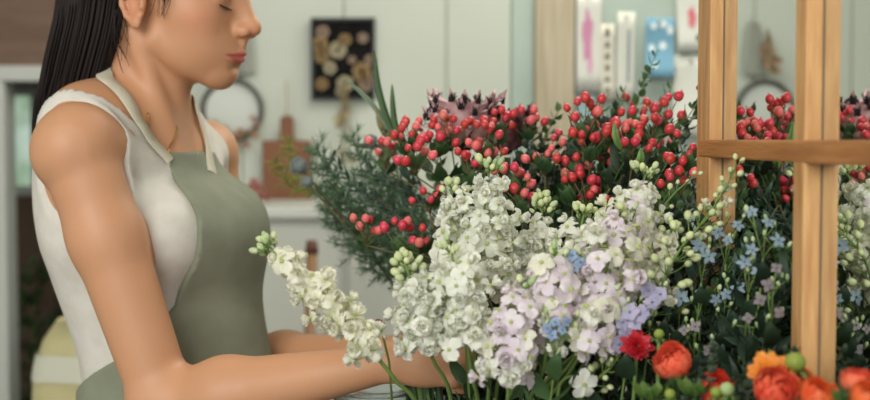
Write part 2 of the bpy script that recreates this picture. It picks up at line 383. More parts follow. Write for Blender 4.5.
# work table under the flowers
t = thing('work_table', 'long wooden florist work table below the flowers', 'table', (.15, 1.2, 0))
b = MB(); b.box((-.24, -.62, TABLE_Z-.04), (.9, .62, TABLE_Z)); bevel(link('tabletop', b.mesh('t', mat('table_wood', (120, 92, 64), .6, rgb2=(96, 72, 48), scale=5, stretch=(1, 10, 1)), False), t), .004)
for sx in (-.19, .85):
    for sy in (-.56, .56): b = MB(); b.box((sx-.03, sy-.03, 0), (sx+.03, sy+.03, TABLE_Z-.04)); link('leg', b.mesh('l', mat('table_wood', (120, 92, 64)), False), t)

# ---------------------------------------------------------------- the mirrored window sash at the right
P0 = Vector((pxX(722, 1.26), 1.26, TABLE_Z)); BETA = math.radians(2.5)
t = thing('mirrored_window', 'old wooden window sash glazed with mirror at the right', 'mirror', P0)
t.rotation_euler = (0, 0, BETA)
# local axes: +y away from the camera along the mirror, -y towards it, -x is the side that faces the room
Mwood = mat('sash_wood', (214, 168, 110), .55, rgb2=(182, 130, 78), scale=14, stretch=(6, 6, .7), bump=.35, bscale=50, detail=8)
Mbar = mat('sash_bar_wood', (188, 130, 74), .55, rgb2=(152, 98, 52), scale=14, stretch=(6, .5, 6), bump=.5, bscale=60, detail=8)
SP = .285; ZB = 1.35-TABLE_Z; topz = 1.12; PR = .0145
def post(y, wd, pr, name='stile'):
    b = MB(); b.box((-pr, y, 0), (0.004, y+wd, topz)); return bevel(link(name, b.mesh(name, Mwood, False), t), .0018)
post(0, .05, PR); post(-SP, .026, PR, 'mullion'); post(-2*SP, .05, PR)
for y_ in (0, -SP):
    b = MB(); b.box((-.0008, y_-.0010, .05), (0, y_, topz-.05)); link('dark_gap_line', b.mesh('pl', mat('dark_gap_tone', (112, 100, 78), .8), False), t)  # added strip, coloured as the dark gap where wood meets its reflection
for z in (ZB-.33, ZB, ZB+.33):
    b = MB(); b.box((-PR-.001, -2*SP, z-.0195), (.004, .04, z-.001)); bevel(link('glazing_bar', b.mesh('gb', Mbar, False), t), .002)
for z0_, z1_ in ((0, .05), (topz-.05, topz)):
    b = MB(); b.box((-PR-.0005, -2*SP, z0_), (.004, .05, z1_)); bevel(link('rail', b.mesh('r', Mbar, False), t), .002)
Mmir = bpy.data.materials.new('mirror_silver'); Mmir.use_nodes = True
bs = Mmir.node_tree.nodes['Principled BSDF']; bs.inputs['Metallic'].default_value = 1; bs.inputs['Roughness'].default_value = .015; bs.inputs['Base Color'].default_value = (.80, .83, .80, 1)
for i in range(2):
    for (z0_, z1_) in ((.04, ZB-.34), (ZB-.34, ZB-.01), (ZB-.01, ZB+.32), (ZB+.32, topz-.03)):
        b = MB(); b.box((0, -SP*(i+1)+.002, z0_), (.003, -SP*i+.004, z1_)); link('mirror_pane', b.mesh('mp', Mmir, False), t)
b = MB(); b.box((.004, -2*SP, 0), (.014, .05, topz)); link('backing', b.mesh('bk', mat('backing_board', (110, 84, 60), .8), False), t)
hz = at(708, 87, 1.3).z-TABLE_Z
b = MB(); b.tube([(-.004, .054, hz-.012), (-.006, .058, hz), (-.004, .054, hz+.012)], [.003, .008, .003], 10); link('hinge_knob', b.mesh('hk', mat('aged_copper', (176, 120, 80), .45, metal=.5)), t)
# ---------------------------------------------------------------- implicit surfaces for the woman
def axis_pts(segs):
    """segs: (start, end, step) consecutive -> coordinates"""
    out = []
    for a, e, st in segs:
        n = max(1, int(round((e-a)/st))); out += [a+(e-a)*i/n for i in range(n)]
    out.append(segs[-1][1]); return np.array(out, np.float32)
class Field:
    def __init__(s, X, Y, Z):
        s.ax = (X, Y, Z); s.d = np.full((len(X), len(Y), len(Z)), .05, np.float32)
    def sub(s, lo, hi):
        sl = []
        for a in range(3):
            i0 = int(np.searchsorted(s.ax[a], lo[a])); i1 = int(np.searchsorted(s.ax[a], hi[a]))
            if i1 <= i0: return None
            sl.append(slice(i0, i1))
        g = np.meshgrid(s.ax[0][sl[0]], s.ax[1][sl[1]], s.ax[2][sl[2]], indexing='ij', sparse=True)
        return tuple(sl), g
    def comb(s, sl, d, k, mode):
        o = s.d[sl]
        if mode == 'sub': d = -d
        if k <= 0: s.d[sl] = np.minimum(o, d) if mode == 'add' else np.maximum(o, d); return
        h = np.maximum(k-np.abs(o-d), 0)/k; q = h*h*k*.25
        s.d[sl] = (np.minimum(o, d)-q) if mode == 'add' else (np.maximum(o, d)+q)
    def ell(s, c, r, M=None, k=.01, mode='add'):
        """ellipsoid; c in the frame M (4x4) when given"""
        M = M or Matrix.Identity(4); cw = M @ Vector(c); R = M.to_3x3()
        if not hasattr(r, '__len__'): r = (r, r, r)
        ext = [sum(abs(R[a][b_])*r[b_] for b_ in range(3))+k+.012 for a in range(3)]
        q = s.sub([cw[a]-ext[a] for a in range(3)], [cw[a]+ext[a] for a in range(3)])
        if not q: return
        sl, g = q; P = [g[a]-cw[a] for a in range(3)]
        L = [R[0][b_]*P[0]+R[1][b_]*P[1]+R[2][b_]*P[2] for b_ in range(3)]
        k0 = np.sqrt(sum((L[b_]/r[b_])**2 for b_ in range(3))); k1 = np.sqrt(sum((L[b_]/r[b_]**2)**2 for b_ in range(3)))+1e-6
        s.comb(sl, (k0*(k0-1)/k1).astype(np.float32), k, mode)
    def cap(s, a, e, ra, rb, M=None, k=.01, mode='add', flat=None):
        """tapered capsule a->e; flat = (direction, factor) squeezes it along a direction"""
        if M: a = M @ Vector(a); e = M @ Vector(e)
        a = Vector(a); e = Vector(e); R = max(ra, rb)+k+.012
        q = s.sub([min(a[i], e[i])-R for i in range(3)], [max(a[i], e[i])+R for i in range(3)])
        if not q: return
        sl, g = q; D = e-a; L2 = D.length_squared
        P = [g[i]-a[i] for i in range(3)]
        t = np.clip((P[0]*D[0]+P[1]*D[1]+P[2]*D[2])/L2, 0, 1)
        V = [P[i]-t*D[i] for i in range(3)]
        n2 = V[0]**2+V[1]**2+V[2]**2
        if flat:
            f = Vector(flat[0]).normalized(); pr = V[0]*f[0]+V[1]*f[1]+V[2]*f[2]
            n2 = n2+pr**2*(1/flat[1]**2-1)
        s.comb(sl, (np.sqrt(n2)-(ra+(rb-ra)*t)).astype(np.float32), k, mode)
    def mesh(s, name, mats):
        """surface nets"""
        d = s.d; ng = d < 0; n = [m-1 for m in d.shape]
        c = np.zeros(n, np.int8)
        for i in (0, 1):
            for j in (0, 1):
                for k in (0, 1): c += ng[i:i+n[0], j:j+n[1], k:k+n[2]]
        act = (c > 0) & (c < 8); idx = np.full(n, -1, np.int32); I, J, K = np.nonzero(act); idx[I, J, K] = np.arange(len(I))
        acc = np.zeros((len(I), 3)); cnt = np.zeros(len(I)); base = np.stack([I, J, K], 1)
        for ax in range(3):
            for u in (0, 1):
                for v in (0, 1):
                    o = [0, 0, 0]; oo = [a for a in range(3) if a != ax]; o[oo[0]] = u; o[oo[1]] = v
                    p = base+np.array(o); q = p.copy(); q[:, ax] += 1
                    da = d[p[:, 0], p[:, 1], p[:, 2]]; db = d[q[:, 0], q[:, 1], q[:, 2]]
                    m = (da < 0) != (db < 0); t = np.where(m, da/np.where(m, da-db, 1), 0)
                    co = np.stack([s.ax[a][p[:, a]] for a in range(3)], 1).astype(float)
                    co[:, ax] += t*(s.ax[ax][q[:, ax]]-s.ax[ax][p[:, ax]])
                    acc[m] += co[m]; cnt[m] += 1
        V = acc/cnt[:, None]; faces = []
        for ax in range(3):
            o1, o2 = [(1, 2), (2, 0), (0, 1)][ax]
            A = [slice(0, None)]*3; B = [slice(0, None)]*3; A[ax] = slice(0, -1); B[ax] = slice(1, None)
            ch = ng[tuple(A)] != ng[tuple(B)]; P = np.stack(np.nonzero(ch), 1)
            ok = (P[:, o1] > 0) & (P[:, o2] > 0) & (P[:, o1] < n[o1]) & (P[:, o2] < n[o2]); P = P[ok]
            neg = ng[P[:, 0], P[:, 1], P[:, 2]]
            def g(a, b_):
                q = P.copy(); q[:, o1] -= a; q[:, o2] -= b_; return idx[q[:, 0], q[:, 1], q[:, 2]]
            Q = np.stack([g(1, 1), g(0, 1), g(0, 0), g(1, 0)], 1); Q[~neg] = Q[~neg][:, ::-1]
            faces.append(Q)
        Fc = np.concatenate(faces); Fc = Fc[(Fc >= 0).all(1)]
        me = bpy.data.meshes.new(name); me.vertices.add(len(V)); me.vertices.foreach_set('co', V.astype(np.float32).ravel())
        me.loops.add(len(Fc)*4); me.loops.foreach_set('vertex_index', Fc.ravel().astype(np.int32))
        me.polygons.add(len(Fc)); me.polygons.foreach_set('loop_start', np.arange(len(Fc), dtype=np.int32)*4)
        me.polygons.foreach_set('use_smooth', np.ones(len(Fc), bool)); me.update(calc_edges=True)
        for m in mats: me.materials.append(m)
        return me, V

# ---------------------------------------------------------------- the woman
YB = math.radians(17)                                       # she faces right and a little towards the camera
FW = Vector((math.cos(YB), -math.sin(YB), 0)); SD = Vector((-math.sin(YB), -math.cos(YB), 0)); UP = Vector((0, 0, 1))
def bodyframe(o, lean=0):
    """columns: forward, away side, up"""
    M = Matrix((FW, -SD, UP)).transposed().to_4x4(); M.translation = o
    return M @ Matrix.Rotation(lean, 4, 'Y')
sh_n = at(76, 148, 1.36); sh_f = at(204, 158, 1.67); mid = (sh_n+sh_f)/2
chest = bodyframe(at(133, 212, 1.52), math.radians(-10)); waist = bodyframe(at(168, 345, 1.52), math.radians(-8))
hips = bodyframe(Vector((at(168, 345, 1.5).x+.02, 1.52, .93)))
HY, HP = math.radians(-13), math.radians(9)
HEAD = Matrix.Translation(at(172, 11, 1.505)) @ Matrix.Rotation(HY, 4, 'Z') @ Matrix.Rotation(HP, 4, 'Y') @ Matrix.Scale(1.0, 4)
neck_lo = mid+Vector((.0, .0, .012))
def torso(f, o=0, cloth=False):
    f.ell((0, 0, 0), (.100+o, .136+o, .17+o), chest, .03)
    f.ell((0, 0, 0), (.092+o, .120+o, .16+o), waist, .06)
    f.ell((0, 0, 0), (.112+o, .165+o, .15+o), hips, .06)
    for s_, j in ((-1, sh_n), (1, sh_f)):
        f.cap(neck_lo+Vector((0, 0, .022))-s_*SD*.035-FW*.012, j-FW*.005+Vector((0, 0, -.006)), .034+o, .042+o, k=.045)        # trapezius
        f.cap(chest @ Vector((.005, s_*.078, .11)), chest @ Vector((.0, s_*.085, -.02)), .050+o, .05+o, k=.03)
        f.ell((.082, s_*.068, -.035), (.050+o, .056+o, .052+o), chest, .035)
    if cloth:
        f.cap(chest @ Vector((.105, -.03, -.05)), chest @ Vector((.105, .03, -.05)), .036+o, .036+o, k=.04)
        f.cap(chest @ Vector((.105, 0, -.05)), waist @ Vector((.085, 0, -.02)), .036+o, .03+o, k=.05)
def arm(f, j, el, wr, k=.018, o=0):
    f.ell(j, (.045+o, .048+o, .051+o), None, k)
    m1 = j.lerp(el, .35)
    f.cap(j, m1, .043+o, .0400+o, k=.005); f.cap(m1, el, .0405+o, .034+o, k=.02)
    f.ell(el, .0355+o, None, .02)
    m2 = el.lerp(wr, .28)
    f.cap(el, m2, .036+o, .0385+o, k=.02); f.cap(m2, wr, .0385+o, .0185+o, k=.02)
el_n = at(165, 406, 1.34); wr_n = at(398, 361, 1.25)
el_f = at(246, 366, 1.64); wr_f = at(404, 352, 1.40)

t0x, t1x = -.56, .115
bf = Field(axis_pts([(-.56, -.345, .0038), (-.345, -.195, .0019), (-.195, -.06, .0038), (-.06, .115, .0026)]),
           axis_pts([(1.14, 1.36, .003), (1.36, 1.425, .0038), (1.425, 1.585, .0021), (1.585, 1.76, .0045)]),
           axis_pts([(.80, 1.04, .006), (1.04, 1.16, .0026), (1.16, 1.385, .0038), (1.385, 1.565, .0018), (1.565, 1.68, .0038)]))
H = HEAD
# head
bf.ell((-.014, 0, .052), (.098, .073, .086), H, .01)
bf.ell((.030, 0, .0), (.058, .057, .082), H, .03)
bf.ell((.058, 0, .050), (.032, .050, .040), H, .02)
for s_ in (-1, 1):
    bf.cap((.006, s_*.045, -.040), (.068, s_*.013, -.071), .014, .0120, H, .024)
    bf.ell((.048, s_*.036, -.004), (.029, .025, .026), H, .02)
    bf.ell((.052, s_*.026, -.036), (.030, .022, .026), H, .022)
    bf.ell((.076, s_*.026, .043), (.013, .022, .007), H, .014)
bf.ell((.070, 0, -.042), (.030, .027, .028), H, .02)
bf.ell((.078, 0, -.068), (.0140, .016, .0145), H, .016)
for s_ in (-1, 1):
    bf.ell((.094, s_*.033, .026), (.014, .017, .011), H, .012, 'sub')
    bf.ell((.071, s_*.031, .022), (.0135, .0155, .0135), H, .004)
bf.cap((.078, 0, .032), (.092, 0, -.006), .0085, .0125, H, .012)
bf.cap((.084, 0, .032), (.107, 0, .001), .0065, .0070, H, .012)
bf.ell((.1095, 0, -.0070), (.0098, .0094, .0088), H, .008)
for s_ in (-1, 1):
    bf.ell((.1005, s_*.0118, -.0125), (.0092, .0062, .0070), H, .006)
    bf.ell((.107, s_*.0062, -.0180), (.0045, .0028, .0030), H, .003, 'sub')
bf.cap((.100, 0, -.018), (.098, 0, -.030), .0045, .0040, H, .008)
for s_ in (-1, 1):                                          # lips: two halves that curve back to the corners
    bf.cap((.1005, s_*.003, -.0385), (.0880, s_*.0245, -.0440), .0034, .0014, H, .003)
    bf.cap((.0990, 0, -.0475), (.0880, s_*.0215, -.0460), .0044, .0018, H, .003)
    bf.cap((.1055, 0, -.0428), (.0895, s_*.0265, -.0450), .0012, .0010, H, .0016, 'sub')
bf.ell((.099, 0, -.0565), (.007, .014, .003), H, .010, 'sub')
# ears
for s_ in (-1, 1):
    E = H @ Matrix.Translation((-.012, s_*.0715, .004)) @ Matrix.Rotation(s_*math.radians(20), 4, 'Z') @ Matrix.Rotation(math.radians(-8), 4, 'Y')
    bf.ell((0, 0, 0), (.0165, .0045, .027), E, .004)
    ring = [(.013, s_*.003, .002), (.014, s_*.004, .016), (.008, s_*.006, .027), (-.004, s_*.008, .031), (-.014, s_*.009, .025), (-.018, s_*.009, .010), (-.016, s_*.008, -.006), (-.010, s_*.006, -.019), (-.002, s_*.004, -.027)]
    for q0, q1 in zip(ring, ring[1:]): bf.cap(q0, q1, .0034, .0034, E, .002)
    bf.ell((.003, s_*.003, -.027), (.0078, .0042, .0085), E, .004)
    bf.ell((.003, s_*.006, -.004), (.008, .005, .011), E, .003, 'sub')
    bf.cap((.012, s_*.003, -.010), (.013, s_*.003, .002), .0035, .003, E, .002)
# neck
bf.cap(H @ Vector((-.036, 0, -.035)), neck_lo+Vector((0, 0, .01))+FW*-.008, .0470, .052, k=.018)
bf.cap(H @ Vector((.000, 0, -.062)), neck_lo+FW*.022+Vector((0, 0, 0)), .027, .034, k=.022)
notch = neck_lo+FW*.068+Vector((0, 0, -.052))
for s_ in (-1, 1):
    bf.cap(H @ Vector((-.022, s_*.050, -.035)), notch-SD*s_*.016, .010, .008, k=.014)
    bf.cap(notch-SD*s_*.02, (sh_n if s_ < 0 else sh_f)+FW*.022+Vector((0, 0, .022)), .0085, .0085, k=.016)   # collar bone
tf = None
torso(bf)
arm(bf, sh_n, el_n, wr_n); arm(bf, sh_f, el_f, wr_f)
# hands: palm, four unequal fingers bent round the stems, thumb from the side of the palm
def hand(f, wr, palm_dir, side, back, fingers, thumb, sc=1.0):
    """side: from little finger to index; back: out of the back of the hand"""
    pd, sd, bk = Vector(palm_dir).normalized(), Vector(side).normalized(), Vector(back).normalized()
    P = lambda a, b_, c: wr+(pd*a+sd*b_+bk*c)*sc
    f.cap(wr, P(.03, 0, 0), .0205, .0245, k=.015, flat=(bk, .72))
    f.cap(P(.03, .012, 0), P(.080, .025, .003), .018, .0105, k=.015, flat=(bk, .75))
    f.cap(P(.03, -.008, 0), P(.072, -.022, -.001), .018, .0100, k=.015, flat=(bk, .75))
    f.cap(P(.04, .0, 0), P(.080, .0, .003), .018, .0110, k=.012, flat=(bk, .75))
    for (off, L, r, bends) in fingers:
        r *= sc*1.02; off *= 1.08
        p = P(.080-abs(off-.008)*.25, off, .003); a = 0
        for i, (fr, bd) in enumerate(zip((.46, .30, .24), bends)):
            a += bd; d = pd*math.cos(a)-bk*math.sin(a); q = p+d*L*fr*sc
            f.cap(p, q, r*(1-.12*i), r*(.93-.12*i), k=.004); f.ell(p, r*(1.02-.1*i), None, .004); p = q
    pts = [P(*q) for q in thumb]
    for i in range(len(pts)-1): f.cap(pts[i], pts[i+1], (.0128, .0092, .0080)[i], (.0096, .0082, .0068)[i], k=.008 if i == 0 else .004)
R_ = math.radians
hand(bf, wr_n, (1, -.10, .02), (0.1, .45, .9), (0, -.9, .45), [(.026, .068, .0088, (R_(18), R_(38), R_(25))), (.0085, .074, .0090, (R_(25), R_(42), R_(25))), (-.0085, .069, .0086, (R_(32), R_(45), R_(25))), (-.024, .055, .0076, (R_(50), R_(55), R_(30)))],
     [(.02, .02, -.01), (.052, .045, -.022), (.082, .050, -.040), (.104, .046, -.050)], .84)
hand(bf, wr_f, (1, -.75, -.08), (.3, .3, .9), (.6, .75, .1), [(.026, .068, .0088, (R_(30), R_(50), R_(30))), (.0085, .074, .0090, (R_(38), R_(52), R_(30))), (-.0085, .069, .0086, (R_(32), R_(45), R_(25))), (-.024, .055, .0076, (R_(48), R_(55), R_(30)))],
     [(.02, .02, -.01), (.050, .044, -.024), (.080, .046, -.040), (.100, .042, -.050)], .82)

# skin with lips, blush and brows as real colour kept per vertex
Mskin = bpy.data.materials.new('skin'); Mskin.use_nodes = True
nt = Mskin.node_tree; bs = nt.nodes['Principled BSDF']; bs.inputs['Roughness'].default_value = .48; bs.inputs['Specular IOR Level'].default_value = .4
bs.inputs['Subsurface Weight'].default_value = .12; bs.inputs['Subsurface Radius'].default_value = (1, .35, .18); bs.inputs['Subsurface Scale'].default_value = .012
at_ = nt.nodes.new('ShaderNodeVertexColor'); at_.layer_name = 'tone'
nz = nt.nodes.new('ShaderNodeTexNoise'); nz.inputs['Scale'].default_value = 14; nz.inputs['Detail'].default_value = 4
tc = nt.nodes.new('ShaderNodeTexCoord'); nt.links.new(tc.outputs['Object'], nz.inputs['Vector'])
mr = nt.nodes.new('ShaderNodeMapRange'); mr.inputs[3].default_value = .93; mr.inputs[4].default_value = 1.07; nt.links.new(nz.outputs[0], mr.inputs[0])
hs = nt.nodes.new('ShaderNodeHueSaturation'); nt.links.new(mr.outputs[0], hs.inputs['Value']); nt.links.new(at_.outputs[0], hs.inputs['Color'])
nt.links.new(hs.outputs[0], bs.inputs['Base Color'])
n2 = nt.nodes.new('ShaderNodeTexNoise'); n2.inputs['Scale'].default_value = 420; nt.links.new(tc.outputs['Object'], n2.inputs['Vector'])
bp = nt.nodes.new('ShaderNodeBump'); bp.inputs['Strength'].default_value = .12; bp.inputs['Distance'].default_value = .0006; nt.links.new(n2.outputs[0], bp.inputs['Height']); nt.links.new(bp.outputs[0], bs.inputs['Normal'])
SKIN = np.array(s2l((199, 147, 109))[:3])
me, V = bf.mesh('body', [Mskin]); del bf
Hi = np.array(H.inverted()); L = V @ Hi[:3, :3].T+Hi[:3, 3]
def blob(c, r, p=2): return np.exp(-(sum(((L[:, i]-c[i])/r[i])**2 for i in range(3)))**(p/2))
col = np.tile(SKIN, (len(V), 1))
def tint(wt, rgb):
    global col
    wt = np.clip(wt, 0, 1)[:, None]; col = col*(1-wt)+np.array(s2l(rgb)[:3])*wt
for s_ in (-1, 1):
    tint(blob((.058, s_*.046, -.004), (.024, .024, .020))*.36, (206, 116, 88))
    tint(blob((-.01, s_*.076, .0), (.02, .012, .035))*.30, (200, 110, 84))
    tint(blob((.085, s_*.031, .024), (.012, .017, .010))*.45, (176, 112, 84))
tint(blob((.112, 0, -.010), (.012, .014, .010))*.35, (208, 118, 90))
ay = np.abs(L[:, 1]); fr = L[:, 0]
up_top = -.0352-.0055*np.clip((ay-.005)/.016, 0, 1)-.004*np.clip(1-ay/.003, 0, 1)*.4; lo_bot = -.0525+.0075*np.clip(ay/.022, 0, 1)**2
lipm = np.clip((up_top-.0005-L[:, 2])/.0012+.5, 0, 1)*np.clip((L[:, 2]-lo_bot)/.0015+.5, 0, 1)*np.clip((.0255-ay)/.002, 0, 1)*(fr > .078)
tint(lipm*.88, (186, 92, 84))
ca = me.color_attributes.new('tone', 'FLOAT_COLOR', 'POINT')
ca.data.foreach_set('color', np.concatenate([col, np.ones((len(V), 1))], 1).astype(np.float32).ravel())
woman = thing('person', 'woman in a white tank top and green-grey apron with long dark ponytail, arranging flowers', 'person', (-.33, 1.5, 0))
def child(name, me, parent=None):
    o = link(name, me, parent or woman); o.location = -woman.location if parent is None or parent is woman else (0, 0, 0); return o
child('body', me)

# tank top: the torso grown a few millimetres, cut away at the armholes and the neck
Mtop = mat('white_rib_knit', (214, 210, 198), .9, rgb2=(204, 199, 186), scale=40, bump=.6, bscale=22)
def cut(f, fn):
    g = np.meshgrid(*f.ax, indexing='ij', sparse=True); f.d = np.maximum(f.d, fn(g).astype(np.float32))
def grid(st): return Field(axis_pts([(-.56, -.12, st)]), axis_pts([(1.26, 1.78, st)]), axis_pts([(.78, 1.42, st)]))
def arm_cut(f, r=.066):
    for j, s_ in ((sh_n, -1), (sh_f, 1)):
        lat = -SD if s_ > 0 else SD
        c = j+Vector((0, 0, -.012))-lat*.006
        f.cap(c+Vector((0, 0, .02))+lat*.014-FW*.004, c+Vector((0, 0, -.040))+lat*.006-FW*.010, r*.84, r*.96, k=.004, mode='sub')
        f.cap(c+lat*.06+Vector((0, 0, .03)), c+lat*.06+Vector((0, 0, -.04)), r, r, k=.004, mode='sub')
tt = grid(.0032); torso(tt, .0045)
for j, el in ((sh_n, el_n), (sh_f, el_f)):
    tt.ell(j, (.0495, .0525, .0555), None, .018); tt.cap(j, j.lerp(el, .18), .0485, .047, k=.018)
for s_ in (-1, 1): tt.cap(notch-SD*s_*.02, (sh_n if s_ < 0 else sh_f)+FW*.022+Vector((0, 0, .022)), .013, .013, k=.018)
def armhole(g):
    X, Y, Z = g; dx, dy, dz = X-neck_lo.x, Y-neck_lo.y, Z-neck_lo.z
    s_ = np.abs(dx*SD.x+dy*SD.y)+0*dz; z_ = dz+0*dx+0*dy
    A = np.interp(z_.ravel(), [-.135, -.115, -.09, -.05, 0, .02, .05], [.30, .175, .146, .136, .133, .129, .126]).reshape(z_.shape)
    return (s_-A)*.8
cut_later = armhole
nk = neck_lo+Vector((0, 0, .0))
Mn = bodyframe(nk)
def neckline(g):
    X, Y, Z = g; dx, dy, dz = X-nk.x, Y-nk.y, Z-nk.z
    s_ = np.abs(dx*SD.x+dy*SD.y)+0*dz; f_ = dx*FW.x+dy*FW.y+0*dz; z_ = dz+0*dx+0*dy
    fr = np.interp(z_.ravel(), [-.075, -.05, -.022, .006, .030, .046, .06], [0, .015, .040, .066, .096, .107, .114]).reshape(z_.shape)
    bk = np.interp(z_.ravel(), [-.11, -.09, -.05, .0, .03, .06], [0, .05, .090, .108, .114, .116]).reshape(z_.shape)
    m = np.clip(.5+f_/.03, 0, 1); w_ = bk*(1-m)+fr*m
    return (w_-s_)*.7
cut(tt, neckline); cut(tt, armhole)
cut(tt, lambda g: .985-g[2])
me, V = tt.mesh('tank_top', [Mtop]); top = child('tank_top', me); del tt
# binding of the top's armhole: a thin raised band where the cloth ends
# ---- apron
Mapr = mat('apron_cotton', (134, 138, 116), .85, rgb2=(124, 128, 106), scale=25, bump=1.0, bscale=16)
Mapr2 = mat('apron_strap', (206, 200, 178), .85, rgb2=(196, 190, 166), scale=40, bump=.3, bscale=220)
ap = grid(.0034); torso(ap, .011, True)
Wi = np.array(chest.inverted())
def apron_cut(g):
    X, Y, Z = g
    lx = Wi[0, 0]*X+Wi[0, 1]*Y+Wi[0, 2]*Z+Wi[0, 3]; ly = Wi[1, 0]*X+Wi[1, 1]*Y+Wi[1, 2]*Z+Wi[1, 3]; lz = Wi[2, 0]*X+Wi[2, 1]*Y+Wi[2, 2]*Z+Wi[2, 3]
    ay = np.abs(ly)
    # the bib's half width at each height, flaring to the sides at the waist
    hw = np.interp(lz.ravel(), [-.30, -.215, -.165, -.12, -.07, -.02, .03, .075], [.34, .29, .150, .088, .072, .066, .068, .070]).reshape(lz.shape)
    az = np.arctan2(ay, lx+.0)*.115                          # width measured round the body
    d1 = (az-hw)*.8
    d2 = lz-.060
    return np.maximum(np.maximum(d1, d2), -lx-.2)
cut(ap, apron_cut); arm_cut(ap, .062); cut(ap, lambda g: .80-g[2])
me, V = ap.mesh('apron', [Mapr]); apron = child('apron', me); del ap
def ray_surface(fn, p, d, far=.25):
    return p
dg_dirty = True
bpy.context.view_layer.update()
from mathutils.bvhtree import BVHTree
def tree_of(objs):
    vs, fs = [], []
    for o in objs:
        b0 = len(vs); mw = o.matrix_world
        vs += [mw @ v.co for v in o.data.vertices]; fs += [tuple(b0+i for i in p.vertices) for p in o.data.polygons]
    return BVHTree.FromPolygons(vs, fs)
def hug(tree, P, off):
    """pull a path on to the body so that a strap or chain lies on it"""
    out = []
    for p in P:
        q, n, i, dd = tree.find_nearest(Vector(p)); out.append((q+n*off, n))
    return out
def strap(P, tree, wd, th, name, m, parent, off=.003, n=14):
    pts = hug(tree, curve_pts(P, n), off); b = MB(); N = len(pts)
    nn = [p[1] for p in pts]
    for _ in range(40): nn = [(nn[max(0, i-1)]+nn[i]*2+nn[min(N-1, i+1)]).normalized() for i in range(N)]
    pp = [p[0] for p in pts]
    for _ in range(4): pp = [pp[0]]+[(pp[i-1]+pp[i]*2+pp[i+1])/4 for i in range(1, N-1)]+[pp[-1]]
    rows = []
    for i in range(N):
        t = (pp[min(i+1, N-1)]-pp[max(i-1, 0)]).normalized(); s_ = t.cross(nn[i]).normalized()*wd/2
        u = nn[i]*th
        rows += [pp[i]-s_, pp[i]-s_*.9+u, pp[i]+s_*.9+u, pp[i]+s_, pp[i]-u*.6]
    b.quad_grid(rows, N, 5, True)
    o = link(name, b.mesh(name, m), parent); o.location = -woman.location; return o
bodyo = [c for c in woman.children if c.name.startswith('body')][0]
tr = tree_of([bodyo, top])
def onb(px, py, Y): return at(px, py, Y)
def ap_strap(P):
    o = strap(P, tr, .0205, .0013, 'neck_strap', Mapr2, apron, .0035)
    o.location = (0, 0, 0); return o
bibL = chest @ Vector((.085, -.078, .066)); bibR = chest @ Vector((.085, .078, .066))
ap_strap([neck_lo-FW*.055+Vector((0, 0, .060)), at(104, 66, 1.45), at(125, 98, 1.43), at(148, 130, 1.42), at(169, 162, 1.43)])
ap_strap([neck_lo-FW*.055+Vector((0, 0, .060)), neck_lo-SD*.055+Vector((0, 0, .055)), at(186, 110, 1.53), at(203, 140, 1.53), at(221, 168, 1.50)])
# necklace, ear stud
Mgold = mat('gold', (206, 160, 90), .25, metal=1)
trb = tree_of([bodyo]); pts = hug(trb, curve_pts([at(141, 118, 1.45), at(152, 131, 1.43), at(166, 140, 1.42), at(178, 146, 1.42), at(181, 138, 1.44), at(183, 124, 1.46)], 10), .0030)
b = MB(); b.tube([p[0] for p in pts], .0010, 6); nk_ = child('necklace', b.mesh('necklace', Mgold))
b = MB(); q, n, i, dd = tr.find_nearest(at(178, 147, 1.42)); b.ell(q+n*.002, .0022); o = link('pendant', b.mesh('p', Mgold), nk_)
# hair: cap over the skull, swept back to a high tail
Mhair = mat('dark_hair', (32, 25, 23), .65, rgb2=(38, 29, 26), scale=30, stretch=(3, 3, 1), spec=.25)
hf = Field(axis_pts([(-.48, -.20, .003)]), axis_pts([(1.36, 1.66, .003)]), axis_pts([(1.40, 1.70, .003)]))
hf.ell((-.018, 0, .056), (.103, .080, .091), H, .01)
hf.ell((-.10, 0, .045), (.030, .034, .034), H, .02)
Hin = np.array(H.inverted())
def hair_cut(g):
    X, Y, Z = g
    lx = Hin[0, 0]*X+Hin[0, 1]*Y+Hin[0, 2]*Z+Hin[0, 3]; ly = Hin[1, 0]*X+Hin[1, 1]*Y+Hin[1, 2]*Z+Hin[1, 3]; lz = Hin[2, 0]*X+Hin[2, 1]*Y+Hin[2, 2]*Z+Hin[2, 3]
    # hair line: runs from the nape below the ear up over the ear to the temple and the forehead
    line = np.interp(lx.ravel(), [-.14, -.06, -.035, -.022, -.008, .012, .030, .040, .060, .075, .10], [-.055, -.050, -.035, .006, .022, .012, .012, .040, .075, .090, .12]).reshape(lx.shape)
    return (line-lz)*.8
cut(hf, hair_cut)
me, V = hf.mesh('hair', [Mhair]); hair = child('hair', me); del hf
rh = random.Random(4)
def strands(n, mk, name, r0=.0011, parent=hair):
    b = MB()
    for i in range(n): P, rr = mk(i); b.tube(curve_pts(P, 5), [max(.0003, rr*(1-.75*(k/(5*(len(P)-1)))**3)) for k in range(5*(len(P)-1)+1)], 5, False)
    o = link(name, b.mesh(name, Mhair), parent); return o
tail0 = H @ Vector((-.105, 0, .05))
def tail(i):
    a = rh.uniform(0, 2*PI); q = math.sqrt(rh.random())
    u, v = q*math.cos(a), q*math.sin(a)
    c1 = at(99+u*34, -28+v*6, 1.50+v*.03); c2 = at(91+u*38, 22, 1.49+v*.045); c3 = at(78+u*37, 75, 1.50+v*.045); c4 = at(62+u*30, 125+rh.uniform(-5, 25), 1.52+v*.035); c5 = at(62+u*16, 175+rh.uniform(-10, 45), 1.56+v*.02)
    return [tail0+Vector((.01, v*.02, u*-.02)), c1, c2, c3, c4, c5], rh.uniform(.0007, .0014)
strands(1100, tail, 'ponytail')
